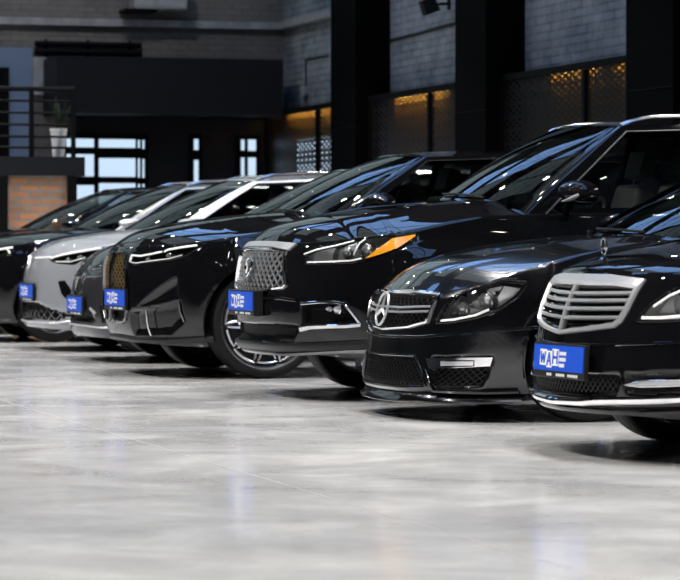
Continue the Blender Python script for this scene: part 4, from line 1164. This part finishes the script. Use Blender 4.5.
# glazed screen under it: black frame, bright panes
def px_rect(x0, y0, x1, y1, Y):
    a, za = on_end(x0, y0, Y); b, zb = on_end(x1, y1, Y); return a, min(za, zb), b, max(za, zb)
YG = YE - .12
panes = {1: [(66, 138.5, 94, 147.5), (98.5, 139, 135.5, 148), (66, 154, 94, 176.5), (98.5, 158, 135.5, 177), (74, 185, 94, 202), (98.5, 183, 135.5, 206), (137.5, 140, 140, 148), (142, 140, 144.5, 149), (137.5, 158.5, 140, 177.5), (142, 159, 144.5, 178), (137.5, 184, 140, 206), (142, 184, 144.5, 206)],
         2: [(193.5, 139, 198.5, 150), (193.5, 160, 198.5, 184)],
         3: [(240.5, 139.5, 244.5, 150.5), (247.5, 139.5, 256, 151), (240.5, 157.5, 244.5, 180), (247.5, 157.5, 256, 180)]}
for n_, rr in panes.items():
    X0 = min(px_rect(*r, YG)[0] for r in rr)-.06; X1 = max(px_rect(*r, YG)[2] for r in rr)+.06
    Z1 = max(px_rect(*r, YG)[3] for r in rr)+.06
    b = MB(); b.box(((X0+X1)/2, YG+.05, Z1/2), (X1-X0, .06, Z1))
    w_ = struct(b.build('window_%d' % n_, M['blackmetal']))
    for r in rr:
        a, z0, b_, z1 = px_rect(*r, YG); q = MB(); q.box(((a+b_)/2, YG+.012, (z0+z1)/2), (b_-a, .015, z1-z0)); struct(q.build('pane', M['sky'], w_))
        f = MB()
        for e in ((a-.012, a), (b_, b_+.012)): f.box(((e[0]+e[1])/2, YG, (z0+z1)/2), (.014, .05, z1-z0+.03))
        for e in (z0-.006, z1+.006): f.box(((a+b_)/2, YG, e), (b_-a+.03, .05, .014))
        struct(f.build('glazing_bar', M['blackmetal'], w_))
x0, _ = on_end(75, 0, YE-.05); box_struct('wall_panel_1', x0, XW-.02, YE-.05, YE, 0, za2+.02, M['blackpanel'])
# upper windows of the end wall and the skylights: blue panes let daylight in, teal ones are added for sheen
def day_window(name, c, size, nx, ny, axis, mat='skyblue', bar=.05):
    """window with glazing bars; axis: the way it faces ('Y' end wall, 'Z' roof, 'X' left wall)"""
    b = MB(); w, h = size; g = MB()
    def put(mb, u, v, d, du, dv, dd):
        if axis == 'Y': mb.box((c[0]+u, c[1]-d, c[2]+v), (du, dd, dv))
        elif axis == 'X': mb.box((c[0]+d, c[1]+u, c[2]+v), (dd, du, dv))
        else: mb.box((c[0]+u, c[1]+v, c[2]-d), (du, dv, dd))
    put(g, 0, 0, .01, w, h, .02)
    for i in range(nx+1): put(b, -w/2+w*i/nx, 0, .03, bar, h+bar, .06)
    for j in range(ny+1): put(b, 0, -h/2+h*j/ny, .03, w+bar, bar, .06)
    f = struct(b.build(name, M['blackmetal'])); struct(g.build('pane', M[mat], f)); return f
wn = 4
for X in (-5.6, -1.8, 2.0, 5.6, 9.1):
    day_window('window_%d' % wn, (X, YE, 7.05), (3.3, 4.7), 4, 5, 'Y', 'sheenpane'); wn += 1  # unseen glazing, enlarged and raised to lay a teal sheen on windshields
for Y in (8, 13.5, 19, 24.5, 30, 35.5):
    day_window('window_%d' % wn, (6.9, Y, ZC), (2.2, 4.0), 3, 4, 'Z'); wn += 1
for Y in (16, 23, 30):
    day_window('window_%d' % wn, (1.4, Y, ZC), (1.6, 2.4), 2, 3, 'Z'); wn += 1
for Y in (10, 17, 24, 31, 38):
    day_window('window_%d' % wn, (4.6, Y, ZC), (2.2, 4.4), 2, 5, 'Z', 'sheenpane'); wn += 1  # added glowing roof band, there only for the windshield sheen
for Y in ():
    day_window('window_%d' % wn, (XL, Y, 4.3), (3.2, 2.6), 4, 3, 'X'); wn += 1

# pipes and the heater high on the end wall
def end_pipe(px0, px1, py, r, label):
    x0, z0 = on_end(px0, py, YE-.1); x1, z1 = on_end(px1, py, YE-.1); b = MB(); b.tube([(x0, YE-r, z0), (x1, YE-r, z0)], r, 8)
    for x in (x0+.15, (x0+x1)/2, x1-.15): b.box((x, YE-.02, z0), (.03, .04, r*2+.05))
    tag(b.build('pipe', M['blackmetal'], None, True), label, 'pipe')
end_pipe(36, 142, 43, .035, 'dark pipe along the end wall, upper of two')
end_pipe(36, 142, 51, .045, 'dark pipe along the end wall, lower and thicker of two')
x0, z0 = on_end(133, 12, YE-.3); x1, z1 = on_end(186, -2, YE-.3); t = empty('wall_heater', ((x0+x1)/2, YE-.2, z0), 'grey wall unit high on the end wall, cut by the top of the picture', 'wall unit')
b = MB(); b.box((0, 0, .24), (x1-x0, .398, .40)); b.build('casing', M['ledge'], t, bevel=.02)
b = MB(); b.box((0, -.205, .06), (x1-x0-.04, .012, .035)); b.build('outlet_strip', M['silver'], t)
b = MB(); b.box((-.28, 0, .02), (.45, .39, .04)); b.build('shelf', M['blackmetal'], t)

# raised gallery at the left with a brick pier, railing and flower pot
YM = 34.0
def P(px, py, Y=YM): return on_end(px, py, Y)
xs, zt_ = P(85, 157); _, zs_ = P(85, 176)
box_struct('floor_gallery', 1.0, xs, YM, YE, zs_, zt_, M['blackpanel'])
xp0, _ = P(8, 0); xp1, _ = P(68, 0)
pier = box_struct('column_7', xp0, xp1, YM+.06, YM+.66, 0, zs_, M['redbrick'])
for i, (a, b_) in enumerate(((-14, 8), (68, 77))):
    q0, _ = P(a, 0); q1, _ = P(b_, 0); box_struct('column_%d' % (8+i), q0, q1, YM+.0, YM+.6, 0, zs_, M['blackmetal'])
x0, z0 = P(-20, 157); x1, z1 = P(76, 88)
t = empty('railing', (x0, YM+.1, zt_), 'dark metal railing on the gallery above the brick pier', 'railing')
for px in (-18, 33, 75):
    b = MB(); xx, _ = P(px, 0); b.box((xx-x0, 0, (z1-zt_)/2), (.05, .05, z1-zt_)); b.build('post', M['blackmetal'], t)
for py, r in ((88, .028), (100, .014), (112, .014), (124, .014), (136, .014), (147, .014)):
    b = MB(); _, zz = P(0, py); b.tube([(0, 0, zz-zt_), (x1-x0, 0, zz-zt_)], r, 8); b.build('rail', M['blackmetal'], t, True)
x0, _ = P(58.5, 0, YM+.34); _, zh = P(0, 127)
t = empty('flower_pot', (x0, YM+.34, zt_), 'tall white flower pot at the gallery edge above the brick pier', 'flower pot')
h = zh - zt_; b = MB(); b.lathe([(.001, 0), (.062, 0), (.066, .004), (.094, h-.03), (.098, h-.03), (.098, h), (.088, h), (.086, h-.05), (.001, h-.05)], Matrix.Identity(4), 28); b.build('pot', M['pot'], t, True)
b = MB()
for i in range(16):
    a = random.uniform(0, 6.28); l = random.uniform(.25, .5); lean = random.uniform(.1, .5); d = Vector((math.cos(a), math.sin(a), 0)); s_ = Vector((-d.y, d.x, 0)); pts = []
    for k in range(6):
        q = k/5; pts.append((d*(.02+lean*l*q*q) + Vector((0, 0, h-.06+l*q*(1-.3*lean*q))), .022*math.sin(math.pi*(.12+.85*q))))
    V = [p + s_*wd*e for p, wd in pts for e in (-1, 1)]
    b.add(V, [(2*k, 2*k+1, 2*k+3, 2*k+2) for k in range(5)])
b.build('leaves', M['leaf'], t, True)
# blue-grey wall panel and door behind the gallery
a, z0, b_, z1 = px_rect(-8, 47, 32, 157, YE-.03); box_struct('wall_panel_2', a, b_, YE-.06, YE, z0-.1, z1, M['bluegrey'])
a, z0, b_, z1 = px_rect(-20, 67, 9, 157, YE-.1); box_struct('door_1', a, b_, YE-.12, YE-.06, z0-.1, z1, M['blackmetal'])
a, z0, b_, z1 = px_rect(32.5, 57, 46, 95, YE-.03); box_struct('wall_panel_3', a, b_, YE-.06, YE, z0, z1, M['ledge'])

# sawn joints in the floor
def joint(x0, y0, x1, y1):
    b = MB(); d = Vector((x1-x0, y1-y0, 0)); n = Vector((-d.y, d.x, 0)).normalized()*.0022
    b.add([(x0-n.x, y0-n.y, .0006), (x1-n.x, y1-n.y, .0006), (x1+n.x, y1+n.y, .0006), (x0+n.x, y0+n.y, .0006)], [(0, 1, 2, 3)]); return b
def fl(px, py): D = FPX*CAMH/(py-HZ); return at(px, D)
jx = (fl(0, 399)[0] + fl(588, 576)[0])/2
for i, x in enumerate((jx-6, jx, jx+6)):
    struct(joint(x, YB+.1, x, YE-.1).build('floor_joint_%d' % (i+1), M['joint']))

# ceiling spotlights
def spot(X, Y, Z, e, aim=(0, 0), size=95, label='black ceiling spotlight on a rod above the parked cars'):
    t = empty('ceiling_spotlight', (X, Y, ZC), label, 'spotlight', 'spotlights hung from the ceiling')
    b = MB(); b.tube([(0, 0, 0), (0, 0, Z-ZC+.12)], .012, 6); b.lathe([(.001, 0), (.06, 0), (.06, -.03), (.001, -.03)], Matrix.Identity(4), 16); b.build('rod', M['blackmetal'], t, True)
    b = MB(); b.lathe([(.001, .16), (.05, .15), (.075, .0), (.068, .0), (.064, .03)], Matrix.Translation((0, 0, Z-ZC)), 20); b.build('lamp_housing', M['blackmetal'], t, True)
    b = MB(); b.lathe([(.001, .03), (.064, .03)], Matrix.Translation((0, 0, Z-ZC)), 20); b.build('lamp_face', M['lamp'], t)
    l = bpy.data.lights.new('spot_lamp', 'SPOT'); l.energy = e; l.spot_size = math.radians(size); l.spot_blend = .55; l.shadow_soft_size = .06; l.color = (1, .96, .905)
    o = bpy.data.objects.new('spot_beam', l); COL.objects.link(o); o.parent = t; o.location = (0, 0, Z-ZC-.02)
    o.rotation_euler = Vector((aim[0], aim[1], -Z)).to_track_quat('-Z', 'Y').to_euler()
for i in range(11):
    Y = 6.0 + 2.9*i
    spot(1.2, Y, 5.6, 560, (1.5, 0)); spot(5.2, Y+1.4, 5.6, 560, (-.5, 0)); spot(8.9, Y, 5.6, 330, (-1, 0))
for X, Y, aim in ((3.6, 29.6, (1.2, 4.3)), (8.0, 37.6, (1.2, 3.6)), (4.6, 37.6, (2, 3.4))):
    spot(X, Y, 6.4, 75, aim, 90)  # extra lamps added to brighten the brick pier and the end wall

# ================================================================== camera and light
cam = bpy.data.cameras.new('camera'); co = bpy.data.objects.new('camera', cam); COL.objects.link(co)
co.location = (0, 0, CAMH); co.rotation_euler = (math.pi/2, 0, -TH)
cam.sensor_width = 36; cam.lens = 36 * FPX / 680; cam.shift_y = -(290 - HZ) / 680
cam.clip_start = .5; cam.clip_end = 200
cam.dof.use_dof = True; cam.dof.focus_distance = 16.0; cam.dof.aperture_fstop = 6.3
scene.camera = co
w = bpy.data.worlds.new('world'); scene.world = w; w.use_nodes = True
w.node_tree.nodes['Background'].inputs[0].default_value = (.5, .6, .8, 1); w.node_tree.nodes['Background'].inputs[1].default_value = .02
vs = scene.view_settings; vs.view_transform = 'Standard'; vs.look = 'None'; vs.gamma = 1; vs.exposure = 0
try: vs.use_curve_mapping = False
except Exception: pass
cy = scene.cycles
cy.max_bounces = 8; cy.glossy_bounces = 5; cy.transparent_max_bounces = 12; cy.diffuse_bounces = 3; cy.caustics_reflective = False; cy.caustics_refractive = False
cy.use_denoising = True; cy.sample_clamp_indirect = 6
